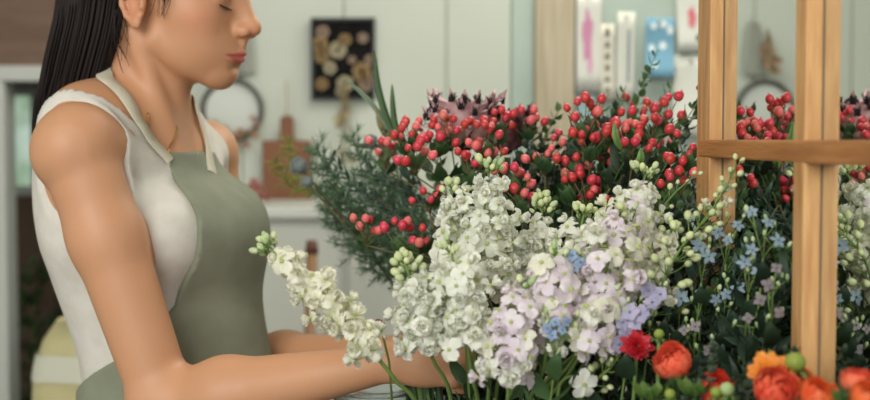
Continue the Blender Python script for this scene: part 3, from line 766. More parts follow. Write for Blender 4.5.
b = MB(); b.tube(curve_pts([tail0, at(99, -25, 1.50), at(91, 22, 1.50), at(80, 75, 1.51), at(66, 125, 1.54), at(64, 175, 1.57)], 8), [.022+.026*math.sin(min(1, i/14)*PI/2)*(1-.55*(i/40)) for i in range(41)], 16)
link('tail_core', b.mesh('core', Mhair), hair)
def skull(i):
    """combed strands from the hair line to the tail"""
    s_ = rh.choice((-1, 1)); a = rh.uniform(.0, 1); 
    y = s_*(.012+.066*math.sin(a*PI/2)); z = .146-.125*a*a; x0 = .045-.062*a+.03*(1-a)
    def onS(x, y_, z_):
        v = Vector(((x+.018)/.105, y_/.082, (z_-.056)/.093)); v.normalize(); return H @ Vector((v.x*.105-.018, v.y*.082, v.z*.093+.056))
    return [onS(x0, y, z), onS(x0-.04, y*1.02, z-.0), onS(-.06, y*.9, z*.75+.012), onS(-.10, y*.45, .05+z*.1), tail0+Vector((0, 0, 0))], rh.uniform(.0009, .0018)
strands(260, skull, 'combed_strands')
def wisp(i):
    k = i % 3
    if k == 0:   # in front of the ear
        x = rh.uniform(.008, .030); p = Vector((x, -.072, .030)); L_ = rh.uniform(.015, .045)
        return [H @ p, H @ (p+Vector((.002, -.001, -L_*.5))), H @ (p+Vector((rh.uniform(-.006, .004), .002, -L_)))], .0004
    if k == 1:   # behind the ear down the neck
        p = Vector((-.034+rh.uniform(-.012, .006), -.064, -.010)); L_ = rh.uniform(.03, .075)
        return [H @ p, H @ (p+Vector((rh.uniform(-.004, .01), .0, -L_*.5))), H @ (p+Vector((rh.uniform(-.012, .02), .008, -L_)))], .0005
    p = Vector((-.065+rh.uniform(-.03, .02), -.055, -.02)); L_ = rh.uniform(.02, .07)
    return [H @ p, H @ (p+Vector((.004, -.004, -L_*.5))), H @ (p+Vector((rh.uniform(-.02, .03), -.002, -L_)))], .0005
strands(60, wisp, 'loose_strands')
b = MB(); b.tube([H @ Vector((-.113+.0*i, math.cos(i)*.02, .05+math.sin(i)*.02)) for i in np.linspace(0, 2*PI, 20)], .006, 8, False); link('hair_tie', b.mesh('tie', mat('hair_tie', (24, 22, 22), .7)), hair)
# lashes and brows
b = MB()
for s_ in (-1, 1):
    for i in range(26):
        a = (i/25-.5)*1.7; p0 = Vector((.0835-.007*a*a, s_*(.031+.0135*math.sin(a)), .0125+.003*a*a)); d = Vector((.75, s_*.45*math.sin(a), -.42))
        p1 = p0+d*.0055; p2 = p0+d*.009+Vector((0, 0, .0012)); b.tube([H @ p0, H @ p1, H @ p2], [.00075, .0005, .00015], 4, False)
child('eyelashes', b.mesh('lashes', Mhair))
b = MB()
for s_ in (-1, 1):
    for i in range(70):
        u = rh.random(); p0 = Vector((.089-.022*u*u, s_*(.010+.036*u), .0455+.006*math.sin(u*2.4)+rh.uniform(-.002, .002)))
        b.tube([H @ p0, H @ (p0+Vector((-.001, s_*.0045, .0012)))], [.0005, .0002], 4, False)
child('eyebrows', b.mesh('brows', Mhair))
# trousers and shoes below the frame, so that she stands
Mtr = mat('dark_trousers', (70, 74, 84), .9)
lf = Field(axis_pts([(-.52, -.06, .009)]), axis_pts([(1.26, 1.78, .009)]), axis_pts([(.03, 1.0, .009)]))
lf.ell((0, 0, 0), (.118, .170, .10), hips @ Matrix.Translation((0, 0, -.03)), .03)
for s_ in (-1, 1):
    a = hips @ Vector((0, s_*.085, -.08)); k_ = hips @ Vector((.02, s_*.09, -.45)); an = hips @ Vector((-.01, s_*.09, -.86))
    lf.cap(a, k_, .080, .056, k=.03); lf.cap(k_, an, .056, .045, k=.02)
me, V = lf.mesh('trousers', [Mtr]); child('trousers', me); del lf
for s_ in (-1, 1):
    sf = Field(axis_pts([(-.52, -.0, .006)]), axis_pts([(1.2, 1.85, .006)]), axis_pts([(-.01, .14, .006)]))
    sf.cap(hips @ Vector((-.03, s_*.09, -.885)), hips @ Vector((.15, s_*.10, -.90)), .042, .034, k=.01)
    sf.cap(hips @ Vector((-.01, s_*.09, -.88)), hips @ Vector((-.01, s_*.09, -.83)), .042, .038, k=.02)
    cut(sf, lambda g: .002-g[2]); me, V = sf.mesh('shoe', [mat('shoe_leather', (60, 50, 44), .5)]); child('shoe', me)
# ---------------------------------------------------------------- flowers and foliage
Mpw = mat('petal_white', (248, 248, 238), .6, rgb2=(244, 246, 228), scale=60, trans=.38, obj_var=.04)
Mpc = mat('petal_cream', (248, 246, 230), .6, rgb2=(240, 240, 214), scale=60, trans=.38, obj_var=.04)
Mpl = mat('petal_lilac', (248, 241, 240), .6, rgb2=(236, 223, 232), scale=50, trans=.34, obj_var=.05)
Mcen = mat('floret_eye', (190, 200, 128), .7, trans=.1)
Mbud = mat('bud_green_white', (216, 224, 184), .6, rgb2=(186, 204, 146), scale=90, obj_var=.08, trans=.15)
Mbudg = mat('bud_green', (168, 190, 130), .6, rgb2=(190, 208, 156), scale=90, obj_var=.1, trans=.1)
Mst = mat('stem_green', (118, 142, 72), .6, rgb2=(92, 122, 58), scale=20)
Mstd = mat('stem_dark', (74, 86, 52), .7, rgb2=(96, 84, 58), scale=20)
Mleaf = mat('leaf_mid', (74, 104, 58), .5, rgb2=(54, 84, 48), scale=25, obj_var=.15, trans=.15)
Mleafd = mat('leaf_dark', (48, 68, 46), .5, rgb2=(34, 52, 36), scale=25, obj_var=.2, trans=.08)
Mleafb = mat('leaf_blue', (70, 94, 78), .55, rgb2=(50, 76, 62), scale=25, obj_var=.15, trans=.1)
I4 = Matrix.Identity(4)
def Zframe(d, roll=0):
    return Vector(d).to_track_quat('Z', 'Y') @ Quaternion((0, 0, 1), roll)
def whorl(b, n, L, W, elev, r, curl=.8, cup=.25, ruffle=.06, notch=.1, off=0, z=0, r0=.0, nu=5, nv=5, tipw=.45):
    for i in range(n):
        a = 2*PI*(i+off)/n + r.uniform(-.15, .15)
        M = Matrix.Translation((0, 0, z)) @ Matrix.Rotation(a, 4, 'Z') @ Matrix.Translation((r0, 0, 0)) @ Matrix.Rotation(-elev+r.uniform(-.12, .12), 4, 'Y')
        b.petal(M, L*r.uniform(.9, 1.08), W*r.uniform(.9, 1.1), -curl, cup, ruffle, 1.6, notch, nu, nv, tipw, r.uniform(0, 6))
def floret_double(seed, m):
    r = random.Random(seed); b = MB()
    whorl(b, 5, .0120, .0052, .15+r.uniform(-.1, .2), r, .9, .3, .16, .2); whorl(b, 5, .0105, .0045, .65, r, -.5, .35, .18, .18, .5, .002)
    whorl(b, 5, .0085, .0036, 1.1, r, -.6, .4, .2, .15, .2, .002, nu=4, nv=5); whorl(b, 3, .0065, .0030, 1.35, r, -.4, .4, .2, .12, .2, .002, nu=4, nv=4); b.m = 1; b.ell((0, 0, .004), (.0022, .0022, .003), None, 5, 6)
    b.tube([(0, 0, -.008), (0, 0, .001)], [.0012, .0022], 5)
    return b.mesh('floret_double', [m, Mcen])
def floret_single(seed, m, n=4, L=.0138, W=.0060):
    r = random.Random(seed); b = MB()
    whorl(b, n, L, W, .22, r, .7, .22, .07, .10, tipw=.60)
    b.m = 1; b.ell((0, 0, .0012), (.0018, .0018, .0018), None, 5, 8)
    for i in range(4): a = i*PI/2; b.ell((math.cos(a)*.0013, math.sin(a)*.0013, .002), (.0008, .0008, .0016), None, 4, 5)
    b.tube([(0, 0, -.009), (0, 0, .0)], [.0014, .0022], 6)
    return b.mesh('floret_single', [m, Mcen])
def bud_mesh(m, m2):
    b = MB(); b.ell((0, 0, .004), (.0030, .0030, .0050), None, 7, 7); b.m = 1
    b.tube([(0, 0, -.005), (0, 0, .0)], [.0009, .0018], 5); b.ell((0, 0, .001), (.0026, .0026, .0024), None, 4, 6)
    return b.mesh('bud', [m, m2])
FD = {'white': [floret_double(i, Mpw) for i in range(4)]+[floret_single(90, Mpw)], 'cream': [floret_double(i+20, Mpc) for i in range(3)]+[floret_single(91, Mpc)],
      'lilac': [floret_single(i+40, Mpl) for i in range(4)]+[floret_double(47, Mpl), floret_single(48, Mpc), floret_double(49, Mpw)],
      'mixed': [floret_double(60, Mpw), floret_single(61, Mpl), floret_double(62, Mpc), floret_single(63, Mpw)]}
BUD = [bud_mesh(Mbud, Mst), bud_mesh(Mbudg, Mst)]
b = MB(); b.ell((0, 0, .0035), (.0038, .0038, .0046), None, 7, 8); b.m = 1; b.tube([(0, 0, -.004), (0, 0, .0)], [.0007, .0016], 5)
PEA = b.mesh('bud', [mat('pea_bud', (222, 228, 176), .6, rgb2=(196, 210, 146), scale=90, obj_var=.08, trans=.15), Mst])
def resample(P, n):
    P = curve_pts(P, 12); D = [0]
    for a, e in zip(P, P[1:]): D.append(D[-1]+(e-a).length)
    out = []
    for i in range(n):
        s = D[-1]*i/(n-1); k = 0
        while k < len(D)-2 and D[k+1] < s: k += 1
        t = (s-D[k])/max(1e-9, D[k+1]-D[k]); out.append(P[k].lerp(P[k+1], t))
    return out, D[-1]
def leaf_on(b, p, d, L, W, roll=0, curl=.5, nu=6, nv=3):
    b.petal(Matrix.Translation(p) @ frame_of(d, roll), L, W, curl, -.25, .02, 1.5, 0, nu, nv, .06, 0, .1)
def stock(label, bloom, foot, kind, radius, n, seed, buds=8, group='stock stems in the bouquet', size=1.0, leaves=2, toward=.35, taper=.55, budlen=.22, name='stock_flower'):
    """bloom: points tip -> base of the flower spike; foot: points from the base of the spike down to the cut end"""
    r = random.Random(seed); P = [Vector(p) for p in foot[::-1]]+[Vector(p) for p in bloom[::-1]]
    t = thing(name, label, 'flower', P[0], group)
    path, L = resample([p-P[0] for p in P], 26)
    b = MB(); b.tube(path, [.0034-.0022*(i/25) for i in range(26)], 8)
    link('stem', b.mesh('stem', Mst), t)
    bl, BL = resample([Vector(p)-P[0] for p in bloom], 40)
    if leaves:
        b = MB()
        for i in range(leaves):
            k = 6+int(12*i/max(1, leaves)); p = path[k]; a = r.uniform(0, 6.28)
            d = (path[k+1]-path[k]).normalized()*.8+Vector((math.cos(a), math.sin(a), 0)); leaf_on(b, p, d, .05, .007, r.uniform(-1, 1))
        link('leaves', b.mesh('leaves', Mleaf), t)
    cam_dir = Vector((0, -1, .1))
    for i in range(n):
        u = budlen+(1-budlen)*(i+.5)/n; k = min(38, int(u*39)); p = bl[k]; ax = (bl[max(0, k-1)]-bl[min(39, k+1)]).normalized()
        a = i*2.4+r.uniform(-.25, .25); o1 = ax.orthogonal().normalized(); o2 = ax.cross(o1); rad = (o1*math.cos(a)+o2*math.sin(a))
        w_ = taper+(1-taper)*min(1, (u-budlen)/(.35))
        d = (rad+ax*r.uniform(-.1, .7)+Vector((r.uniform(-.35, .35), 0, r.uniform(-.35, .35)))+cam_dir*toward*max(0, 1-abs(rad.dot(cam_dir)))*.5).normalized()
        R = radius*w_*r.uniform(.50, 1.18); q = p+rad*(R-.006)
        link('floret', r.choice(FD[kind]), t, q, Zframe(d, r.uniform(0, 6)), size*r.uniform(.88, 1.22)*(.75+.25*w_))
    for i in range(buds):
        u = budlen*1.1*(i/buds)**.8; k = min(38, int(u*39)); p = bl[k]; ax = (bl[max(0, k-1)]-bl[min(39, k+1)]).normalized()
        a = i*2.4; o1 = ax.orthogonal().normalized(); o2 = ax.cross(o1); rad = (o1*math.cos(a)+o2*math.sin(a)); d = (rad*(.5+u*4)*r.uniform(.6, 1.3)+ax).normalized()
        link('bud', (BUD[0], PEA, BUD[1])[0 if r.random() < .3 else 1 if r.random() < .8 else 2], t, p+d*(.003+radius*.55*min(1, u/budlen)*r.uniform(.5, 1.2)), Zframe(d), size*r.uniform(.7, 1.1))
    return t
HAND = at(470, 375, 1.2); VZ = TABLE_Z+.012
def foot(*pts): return [at(*p) for p in pts]
cut = lambda px, Y=1.22: Vector((pxX(px, Y), Y, VZ+.02))
stock('white stock stem drooping to the left over her forearm, green bud tip', [at(266, 243, 1.10), at(284, 262, 1.09), at(312, 290, 1.09), at(345, 322, 1.09), at(377, 357, 1.09)], [at(395, 380, 1.10), at(425, 425, 1.13), cut(445)], 'cream', .0205, 38, 1, 14, taper=.5, budlen=.12, size=1.04)
stock('short white stock with many pale green buds in front of her hand', [at(403, 258, 1.10), at(412, 285, 1.10), at(420, 318, 1.10), at(428, 348, 1.10)], [at(436, 366, 1.11), at(452, 410, 1.14), cut(458)], 'white', .027, 34, 2, 20, taper=.6, budlen=.3)
stock('full white stock directly above the knuckles of her hand', [at(452, 256, 1.09), at(458, 285, 1.09), at(464, 318, 1.09), at(468, 350, 1.09)], [at(473, 380, 1.10), at(478, 420, 1.14), cut(470)], 'white', .033, 50, 3, 5, taper=.75, budlen=.06)
stock('tall white stock in the middle of the bouquet with green crown', [at(489, 172, 1.21), at(485, 200, 1.20), at(482, 240, 1.19), at(478, 285, 1.19)], [at(477, 330, 1.2), at(474, 400, 1.2), cut(480)], 'white', .040, 66, 4, 16, taper=.5, budlen=.10)
stock('white stock leaning left against the tall middle one', [at(452, 190, 1.22), at(450, 215, 1.21), at(452, 250, 1.2), at(458, 290, 1.2)], [at(465, 330, 1.2), at(470, 400, 1.2), cut(474)], 'white', .026, 34, 5, 8, taper=.5, budlen=.12)
stock('white stock with open top showing behind the tall middle one', [at(515, 225, 1.23), at(512, 255, 1.22), at(508, 300, 1.22)], [at(500, 340, 1.2), at(488, 400, 1.2), cut(486)], 'white', .028, 34, 6, 6)
stock('small white stock with grey-green bud top between the tall white and lilac stems', [at(543, 198, 1.24), at(541, 225, 1.23), at(535, 260, 1.22), at(526, 310, 1.22)], [at(515, 350, 1.2), at(495, 400, 1.2), cut(490)], 'white', .025, 36, 7, 18, taper=.55, budlen=.22)
stock('pale green-white stock behind the lilac blooms', [at(584, 214, 1.20), at(578, 240, 1.19), at(570, 275, 1.18), at(560, 320, 1.17)], [at(540, 360, 1.18), at(505, 410, 1.2), cut(496)], 'white', .031, 44, 8, 12, taper=.6, budlen=.12)
stock('tall blush stock stem with bud tip leaning right toward the red berries', [at(645, 176, 1.17), at(638, 200, 1.16), at(625, 240, 1.14), at(610, 290, 1.13)], [at(590, 340, 1.14), at(530, 410, 1.18), cut(500)], 'mixed', .033, 46, 9, 10, taper=.55, budlen=.10)
stock('lilac stock full of open florets right of the bouquet centre', [at(622, 218, 1.12), at(612, 250, 1.10), at(600, 290, 1.09), at(588, 330, 1.09)], [at(570, 365, 1.1), at(530, 420, 1.15), cut(506)], 'lilac', .038, 54, 10, 4, taper=.7, budlen=.05)
stock('pale lilac stock in the front centre of the bouquet', [at(556, 262, 1.08), at(552, 290, 1.07), at(548, 325, 1.06), at(546, 352, 1.06)], [at(542, 375, 1.08), at(525, 420, 1.14), cut(500)], 'lilac', .036, 46, 11, 5, taper=.75, budlen=.05)
stock('lilac stock spilling low at the front beside her fingertips', [at(522, 290, 1.06), at(516, 320, 1.05), at(510, 355, 1.05), at(508, 382, 1.05)], [at(508, 400, 1.06), at(505, 440, 1.12), cut(494)], 'lilac', .028, 36, 12, 3, taper=.8, budlen=.05)
stock('lilac and white stock low between the front blooms and the dark leaves', [at(606, 300, 1.07), at(598, 320, 1.06), at(585, 345, 1.06)], [at(570, 372, 1.08), at(535, 430, 1.14), cut(508)], 'lilac', .030, 26, 13, 3, taper=.8, budlen=.05)
stock('creamy stock bloom at the right edge of the lilac flowers', [at(672, 228, 1.14), at(664, 250, 1.13), at(655, 275, 1.12), at(646, 300, 1.12)], [at(630, 340, 1.13), at(575, 400, 1.17), cut(512)], 'cream', .021, 22, 14, 8, taper=.6, budlen=.15, size=.9)
# sprigs of closed buds
def bud_sprig(label, P, Y0, n, seed, sz=1.0, spread=.022, opens=0, group='sprigs of small pale green buds'):
    r = random.Random(seed); pts = [at(*p) for p in P]; t = thing('bud_sprig', label, 'flower', pts[-1], group)
    path, L = resample([p-pts[-1] for p in pts[::-1]], 24)
    b = MB(); b.tube(path, [.0022-.0014*i/23 for i in range(24)], 6)
    bl = path[::-1]
    for i in range(n):
        u = (i/n)**.9*.72; k = min(22, int(u*23)); p = bl[k]; ax = (bl[max(0, k-1)]-bl[k+1]).normalized(); a = i*2.4+r.uniform(-.4, .4)
        o1 = ax.orthogonal().normalized(); o2 = ax.cross(o1); rad = o1*math.cos(a)+o2*math.sin(a)
        q = p+(rad*(.25+u)+ax*.5).normalized()*(.006+spread*min(1, u*2)*r.uniform(.6, 1.1)); d = (q-p).normalized()
        b.tube([p, (p+q)/2-Vector((0, 0, .001)), q], .0006, 4)
        if r.random() < opens*u: link('floret', r.choice(FD['cream']), t, q, Zframe(d+Vector((0, -.4, 0)), r.uniform(0, 6)), .62*sz)
        else: link('bud', PEA, t, q, Zframe(d), sz*r.uniform(.75, 1.15)*(.6+.4*min(1, u*3)))
    link('stem', b.mesh('stem', Mst), t); return t
bud_sprig('long sprig of pale green buds reaching up to the wooden post', [(736, 166, 1.12), (722, 195, 1.12), (700, 225, 1.11), (672, 262, 1.10), (640, 330, 1.12), (560, 420, 1.18)], 1.1, 62, 31, 1.0, .022, .35)
bud_sprig('short sprig of pale buds in front of the berries, beside the blush stock', [(692, 178, 1.18), (672, 196, 1.17), (652, 226, 1.16), (625, 300, 1.16), (560, 400, 1.2)], 1.1, 24, 32, .9, .018, .2)
bud_sprig('tiny green bud sprig low in the dark, above the single white flower', [(622, 352, 1.06), (610, 368, 1.06), (592, 385, 1.07), (560, 430, 1.1)], 1.05, 18, 33, .9, .012, 0)
t = thing('stock_floret_sprig', 'single white four-petalled flower low at the bottom, below the lilac blooms', 'flower', at(556, 425, 1.08))
o_ = t.location; b = MB(); q = at(584, 384, 1.05)
b.tube(curve_pts([(0, 0, 0), at(560, 385, 1.07)-o_, at(575, 376, 1.06)-o_, q-o_], 8), .0014, 6); link('stem', b.mesh('stem', Mst), t)
link('floret', floret_single(77, Mpw, 5, .0150, .0052), t, q-o_, Zframe((.1, -1, -.1), .3), 1.05)

# ---- red hypericum berries
Mber = mat('berry_red', (196, 44, 58), .35, rgb2=(214, 74, 76), scale=70, obj_var=.12, spec=.5)
Mberp = mat('berry_pink', (222, 96, 96), .4, rgb2=(228, 130, 116), scale=70, obj_var=.1)
Msep = mat('sepal_green', (104, 122, 62), .6)
Mtip = mat('berry_tip', (120, 40, 40), .6)
def berry_mesh(m):
    b = MB(); prof = [(0.0003, -.001), (.0030, .0), (.0048, .0030), (.0050, .0056), (.0038, .0086), (.0018, .0104), (.0004, .0110)]
    b.lathe((0, 0, 0), prof, 10); b.m = 1
    for i in range(5):
        a = 2*PI*i/5; b.petal(Matrix.Rotation(a, 4, 'Z') @ Matrix.Translation((.001, 0, -.0005)) @ Matrix.Rotation(-.35, 4, 'Y'), .0055, .0018, .6, 0, 0, 1, 0, 3, 3, .2)
    b.m = 2; b.tube([(0, 0, .0105), (0, 0, .0125)], [.0006, .0002], 4)
    return b.mesh('berry', [m, Msep, Mtip])
BER = [berry_mesh(Mber), berry_mesh(Mberp)]
def berry_sprig(label, px, py, Y, n, spread, seed, pink=.2, footpx=None, leaves=5, group='red berry sprigs behind the bouquet', footY=1.48, lean=None):
    r = random.Random(seed); top = at(px, py, Y); fx = footpx if footpx else 560+(px-560)*.25
    ft = Vector((pxX(fx, footY), footY, VZ+.02+r.uniform(0, .02)))
    t = thing('berry_sprig', label, 'berries', ft, group)
    fork = top-Vector((0, 0, spread*1.3)); m1 = ft.lerp(fork, .6)+Vector((((fork.x-ft.x)*.15 if px > 425 else -(fork.x-ft.x)*.32), 0, .03 if px > 425 else .07))
    path, L = resample([Vector((0, 0, 0)), m1-ft, fork-ft], 16)
    b = MB(); b.tube(path, [.0021-.0011*i/15 for i in range(16)], 6)
    lv = MB(); p0 = path[-1]
    n = max(4, int(n*.82))
    for i in range(n):
        a = i*2.4; q = math.sqrt((i+.5)/n); v = Vector((math.cos(a)*q*1.05, math.sin(a)*q*.8, (1-q*q)*.4+r.uniform(-.85, .45)))
        p = top-ft+v*spread; d = (p-p0).normalized(); k = p0.lerp(p, .45)+Vector((0, 0, .004))
        b.tube([p0, k, p], [.0009, .0007, .0006], 4)
        link('berry', BER[1 if r.random() < pink else 0], t, p, Zframe((d+Vector((r.uniform(-.3, .3), r.uniform(-.3, .3), .3)))), r.uniform(.80, 1.22))
    for i in range(leaves):
        k = r.randint(9, 15); p = path[k]; a = r.uniform(0, 6.28); leaf_on(lv, p, Vector((math.cos(a), math.sin(a), .5)), r.uniform(.028, .042), r.uniform(.007, .010), r.uniform(-.5, .5), .5)
    for i in range(5):
        a = r.uniform(0, 6.28); leaf_on(lv, p0+Vector((0, 0, spread*r.uniform(-.3, .6))), Vector((math.cos(a), math.sin(a), .7)), spread*1.2, .0075, 0, .6)
    link('stem', b.mesh('stem', mat('berry_stem', (100, 92, 54), .7)), t)
    if lv.v: link('leaves', lv.mesh('leaves', Mleaf), t)
    return t
BS = [  # label, px, py, Y, n, spread, pink
 ('coral berry cluster at the far left tip, under the black poster', 386, 146, 1.48, 9, .022, .5),
 ('red berry cluster high on the left, right of the long blade leaves', 411, 130, 1.46, 12, .024, .3),
 ('red berry cluster just below the highest left one', 416, 152, 1.42, 10, .022, .2),
 ('berry cluster left of the pink protea, level with its middle', 440, 133, 1.46, 10, .022, .3),
 ('berry cluster on the left face of the pink protea', 452, 128, 1.46, 11, .021, .4),
 ('berry cluster in front of the pink protea centre', 484, 142, 1.42, 11, .022, .2),
 ('berry cluster on the upper right of the pink protea', 500, 120, 1.46, 10, .020, .1),
 ('berry cluster just under the pink protea', 473, 160, 1.42, 11, .023, .3),
 ('lone berry cluster right of the pink protea against the pale wood', 528, 122, 1.52, 8, .020, .2),
 ('dark red berry cluster left of the tall white stock top', 430, 193, 1.38, 7, .018, 0),
 ('small berry cluster low at the far left above the drooping stem', 366, 228, 1.40, 8, .015, .35),
 ('berry cluster low left, above the green stock buds', 401, 234, 1.38, 8, .019, .25),
 ('pair-like berry cluster low left, beside the middle white stock', 419, 240, 1.36, 4, .012, .1),
 ('pink berries right above the crown of the tall white stock', 512, 172, 1.38, 10, .024, .6),
 ('pink and orange berry cluster between protea and right berries', 545, 152, 1.44, 8, .022, .7),
 ('red berries right of the tall white stock top', 522, 192, 1.36, 7, .018, .2),
 ('high red berry cluster left of the pinned papers', 584, 116, 1.42, 14, .028, .1),
 ('second red berry cluster directly right of the high one', 604, 128, 1.42, 12, .025, .1),
 ('dense red berry cluster below the high left-hand one', 590, 136, 1.40, 12, .024, .15),
 ('red berry cluster below the blue card', 624, 126, 1.40, 12, .022, .25),
 ('red berry cluster low under the blue card, with bright leaf', 632, 140, 1.38, 12, .022, .3),
 ('top right red berry cluster against the plain cream sheet', 662, 112, 1.44, 12, .023, .05),
 ('red berry cluster just left of the top right one', 652, 122, 1.40, 9, .020, .2),
 ('red berry cluster low in the middle of the dark leaves', 573, 176, 1.38, 12, .025, .1),
 ('lowest red berry cluster in the middle, above the pale stock', 588, 190, 1.37, 9, .020, .15),
 ('red berry cluster touching the wooden post', 686, 148, 1.34, 8, .020, .05),
 ('red berry cluster below the one at the wooden post', 677, 178, 1.32, 12, .022, .1),
 ('small dark red berry cluster above the blush stock buds', 608, 160, 1.42, 7, .020, .1)]
for i, (lb, px, py, Y, n, sp, pk) in enumerate(BS): berry_sprig(lb, px, py, Y, n, sp, 200+i, pk)
# berries on the far side that only the mirror shows clearly
for i, (px, py, Y) in enumerate([(640, 112, 1.62), (655, 150, 1.60), (612, 150, 1.66)]):
    berry_sprig(['hidden-side red berry cluster behind the top right cluster', 'hidden-side red berry cluster low behind the top right cluster', 'hidden-side red berry cluster deep in the middle leaves'][i], px, py, Y, 11, .024, 300+i, .05, None, 5, footY=1.6)

# ---- protea
def protea(label, px, py, Y, sc, seed, dark):
    r = random.Random(seed); c = at(px, py, Y); ft = Vector((pxX(500, 1.55), 1.55, VZ+.02)); t = thing('protea_flower', label, 'flower', ft, 'proteas behind the berries')
    b = MB(); b.tube(curve_pts([(0, 0, 0), (c-ft)*.6+Vector((0, .01, .0)), c-ft-Vector((0, 0, .045*sc))], 8), .005, 8); link('stem', b.mesh('stem', Mstd), t)
    Mb = mat('protea_pink'+str(dark), (240, 214, 210) if not dark else (172, 122, 124), .8, rgb2=(212, 160, 164) if not dark else (130, 82, 88), scale=40, stretch=(1, 1, .3), obj_var=.12, trans=.1)
    Mt = mat('protea_fringe', (40, 28, 30), .95)
    for ring, (n, rad, L, el) in enumerate(((16, .014, .072, 1.34), (17, .020, .062, 1.18), (14, .022, .046, .95), (10, .022, .030, .7))):
        for i in range(n):
            a = 2*PI*(i+ring*.5)/n; b = MB()
            M = Matrix.Rotation(a, 4, 'Z') @ Matrix.Translation((rad*.6, 0, -.035)) @ Matrix.Rotation(-el, 4, 'Y')
            b.petal(M, L*r.uniform(.86, 1.1), .0078, -.45+r.uniform(-.25, .15), .5, 0, 1, 0, 6, 4, .38, 0, .5)
            tip = b.v[-3]
            o = link('bract', b.mesh('bract', Mb), t, c-ft, None, sc)
            if ring < 2:
                h = MB(); tp = Vector(b.v[-4]).lerp(Vector(b.v[-1]), .5)
                for k in range(14):
                    s_ = Vector(b.v[-4]).lerp(Vector(b.v[-1]), k/15); d = Vector((s_.x*.6, s_.y*.6, 0)).normalized()*-.002+Vector((r.uniform(-.004, .004), r.uniform(-.004, .004), r.uniform(.001, .008)))
                    h.tube([s_-Vector((0, 0, .004)), s_+d*.6, s_+d], [.0011, .0009, .0004], 4)
                link('fringe', h.mesh('fringe', Mt), o)
    b = MB(); b.ell((0, 0, -.01), (.016, .016, .032), None, 9, 12); link('cone', b.mesh('cone', Mt), t, c-ft, None, sc)
protea('large pink protea with black-fringed tips standing among red berries', 464, 116, 1.54, 1.15, 1, 0)
protea('dusky rose protea close right of the large pink one', 507, 126, 1.56, .9, 2, 1)
# ---- thistles
def thistle(label, px, py, Y, R, seed):
    r = random.Random(seed); c = at(px, py, Y); ft = Vector((pxX(470, 1.6), 1.6, VZ+.02)); t = thing('thistle_flower', label, 'flower', ft, 'blue-grey thistles at the left of the foliage')
    b = MB(); b.tube(curve_pts([(0, 0, 0), (c-ft)*.55+Vector((.03, 0, .02)), c-ft], 8), .0016, 6); link('stem', b.mesh('stem', Mstd), t)
    b = MB(); b.ell((0, 0, 0), R*.78, None, 9, 12)
    for i in range(150):
        z = 1-2*(i+.5)/150; a = i*2.4; q = math.sqrt(1-z*z); d = Vector((q*math.cos(a), q*math.sin(a), z)); b.tube([d*R*.7, d*R*r.uniform(.98, 1.15)], [R*.075, R*.02], 4)
    link('flower_head', b.mesh('head', mat('thistle_blue', (112, 124, 124), .8, rgb2=(140, 150, 144), scale=80)), t, c-ft)
    b = MB()
    for i in range(9):
        a = 2*PI*i/9; b.petal(Matrix.Rotation(a, 4, 'Z') @ Matrix.Translation((R*.4, 0, -R*.7)) @ Matrix.Rotation(-.3, 4, 'Y'), R*1.5, R*.14, -.3, .2, .05, 2, 0, 4, 3, .05)
    link('collar', b.mesh('collar', mat('thistle_collar', (110, 130, 120), .7)), t, c-ft)
thistle('blue-grey thistle head at the far left end of the foliage', 299, 166, 1.62, .0125, 1)
thistle('smaller green-grey thistle head just below the far left one', 307, 182, 1.60, .0085, 2)
thistle('blue-grey thistle head beside the coral berries under the poster', 371, 141, 1.6, .0095, 3)

# ---- foliage branches: each a thing of stem and leaves; copies share their meshes
def branch_meshes(seed, L, nl, ll, lw, ml, ms, droop=.15, kind='leaf', upl=.6):
    r = random.Random(seed); P = [Vector((0, 0, 0)), Vector((L*.06, 0, L*.35)), Vector((L*.10, L*.02, L*.7)), Vector((L*(.12+droop), 0, L))]
    path, _ = resample(P, 24); b = MB(); b.tube(path, [.0024*(1-.7*i/23) for i in range(24)], 5); lv = MB()
    for i in range(nl):
        u = .18+.80*i/nl; k = min(22, int(u*23)); p = path[k]; ax = (path[k+1]-path[k]).normalized(); a = i*2.4+r.uniform(-.5, .5)
        o1 = ax.orthogonal().normalized(); o2 = ax.cross(o1); rad = o1*math.cos(a)+o2*math.sin(a)
        if kind == 'needle':
            q = p+(rad+ax*.7)*ll*r.uniform(.5, 1.0)*(1.1-u*.5)*1.0; b.tube([p, q], [.001, .0005], 4)
            for m in range(26):
                s_ = (m/26); c_ = p.lerp(q, s_); dd = ((q-p).normalized()*.8+Vector((r.uniform(-1, 1), r.uniform(-1, 1), r.uniform(-1, 1)))).normalized()
                n_ = dd.orthogonal().normalized()*.0011; e = c_+dd*r.uniform(.016, .028)
                k0 = len(lv.v); lv.v += [tuple(c_-n_), tuple(c_+n_), tuple(e)]; lv.f.append((k0, k0+1, k0+2)); lv.mi.append(0)
        else:
            d = rad+ax*upl; leaf_on(lv, p, d, ll*r.uniform(.7, 1.15)*(1.15-.5*u), lw*r.uniform(.8, 1.1)*(1.15-.5*u), r.uniform(-.7, .7), r.uniform(.2, .9))
    return b.mesh('stem', ms), lv.mesh('leaves', ml)
BR = {'dark': [branch_meshes(i, .30, 44, .034, .0090, Mleafd, Mstd) for i in range(3)],
      'mid': [branch_meshes(i+10, .28, 46, .028, .0085, Mleaf, Mst) for i in range(3)],
      'blue': [branch_meshes(i+20, .26, 40, .040, .0055, Mleafb, Mstd) for i in range(2)],
      'pine': [branch_meshes(i+30, .24, 30, .060, 0, mat('pine_green', (78, 116, 76), .7, rgb2=(56, 92, 62), scale=20, obj_var=.15), Mstd, .3, 'needle') for i in range(3)],
      'long': [branch_meshes(i+40, .26, 22, .075, .0090, Mleafd, Mstd, .1) for i in range(2)]}
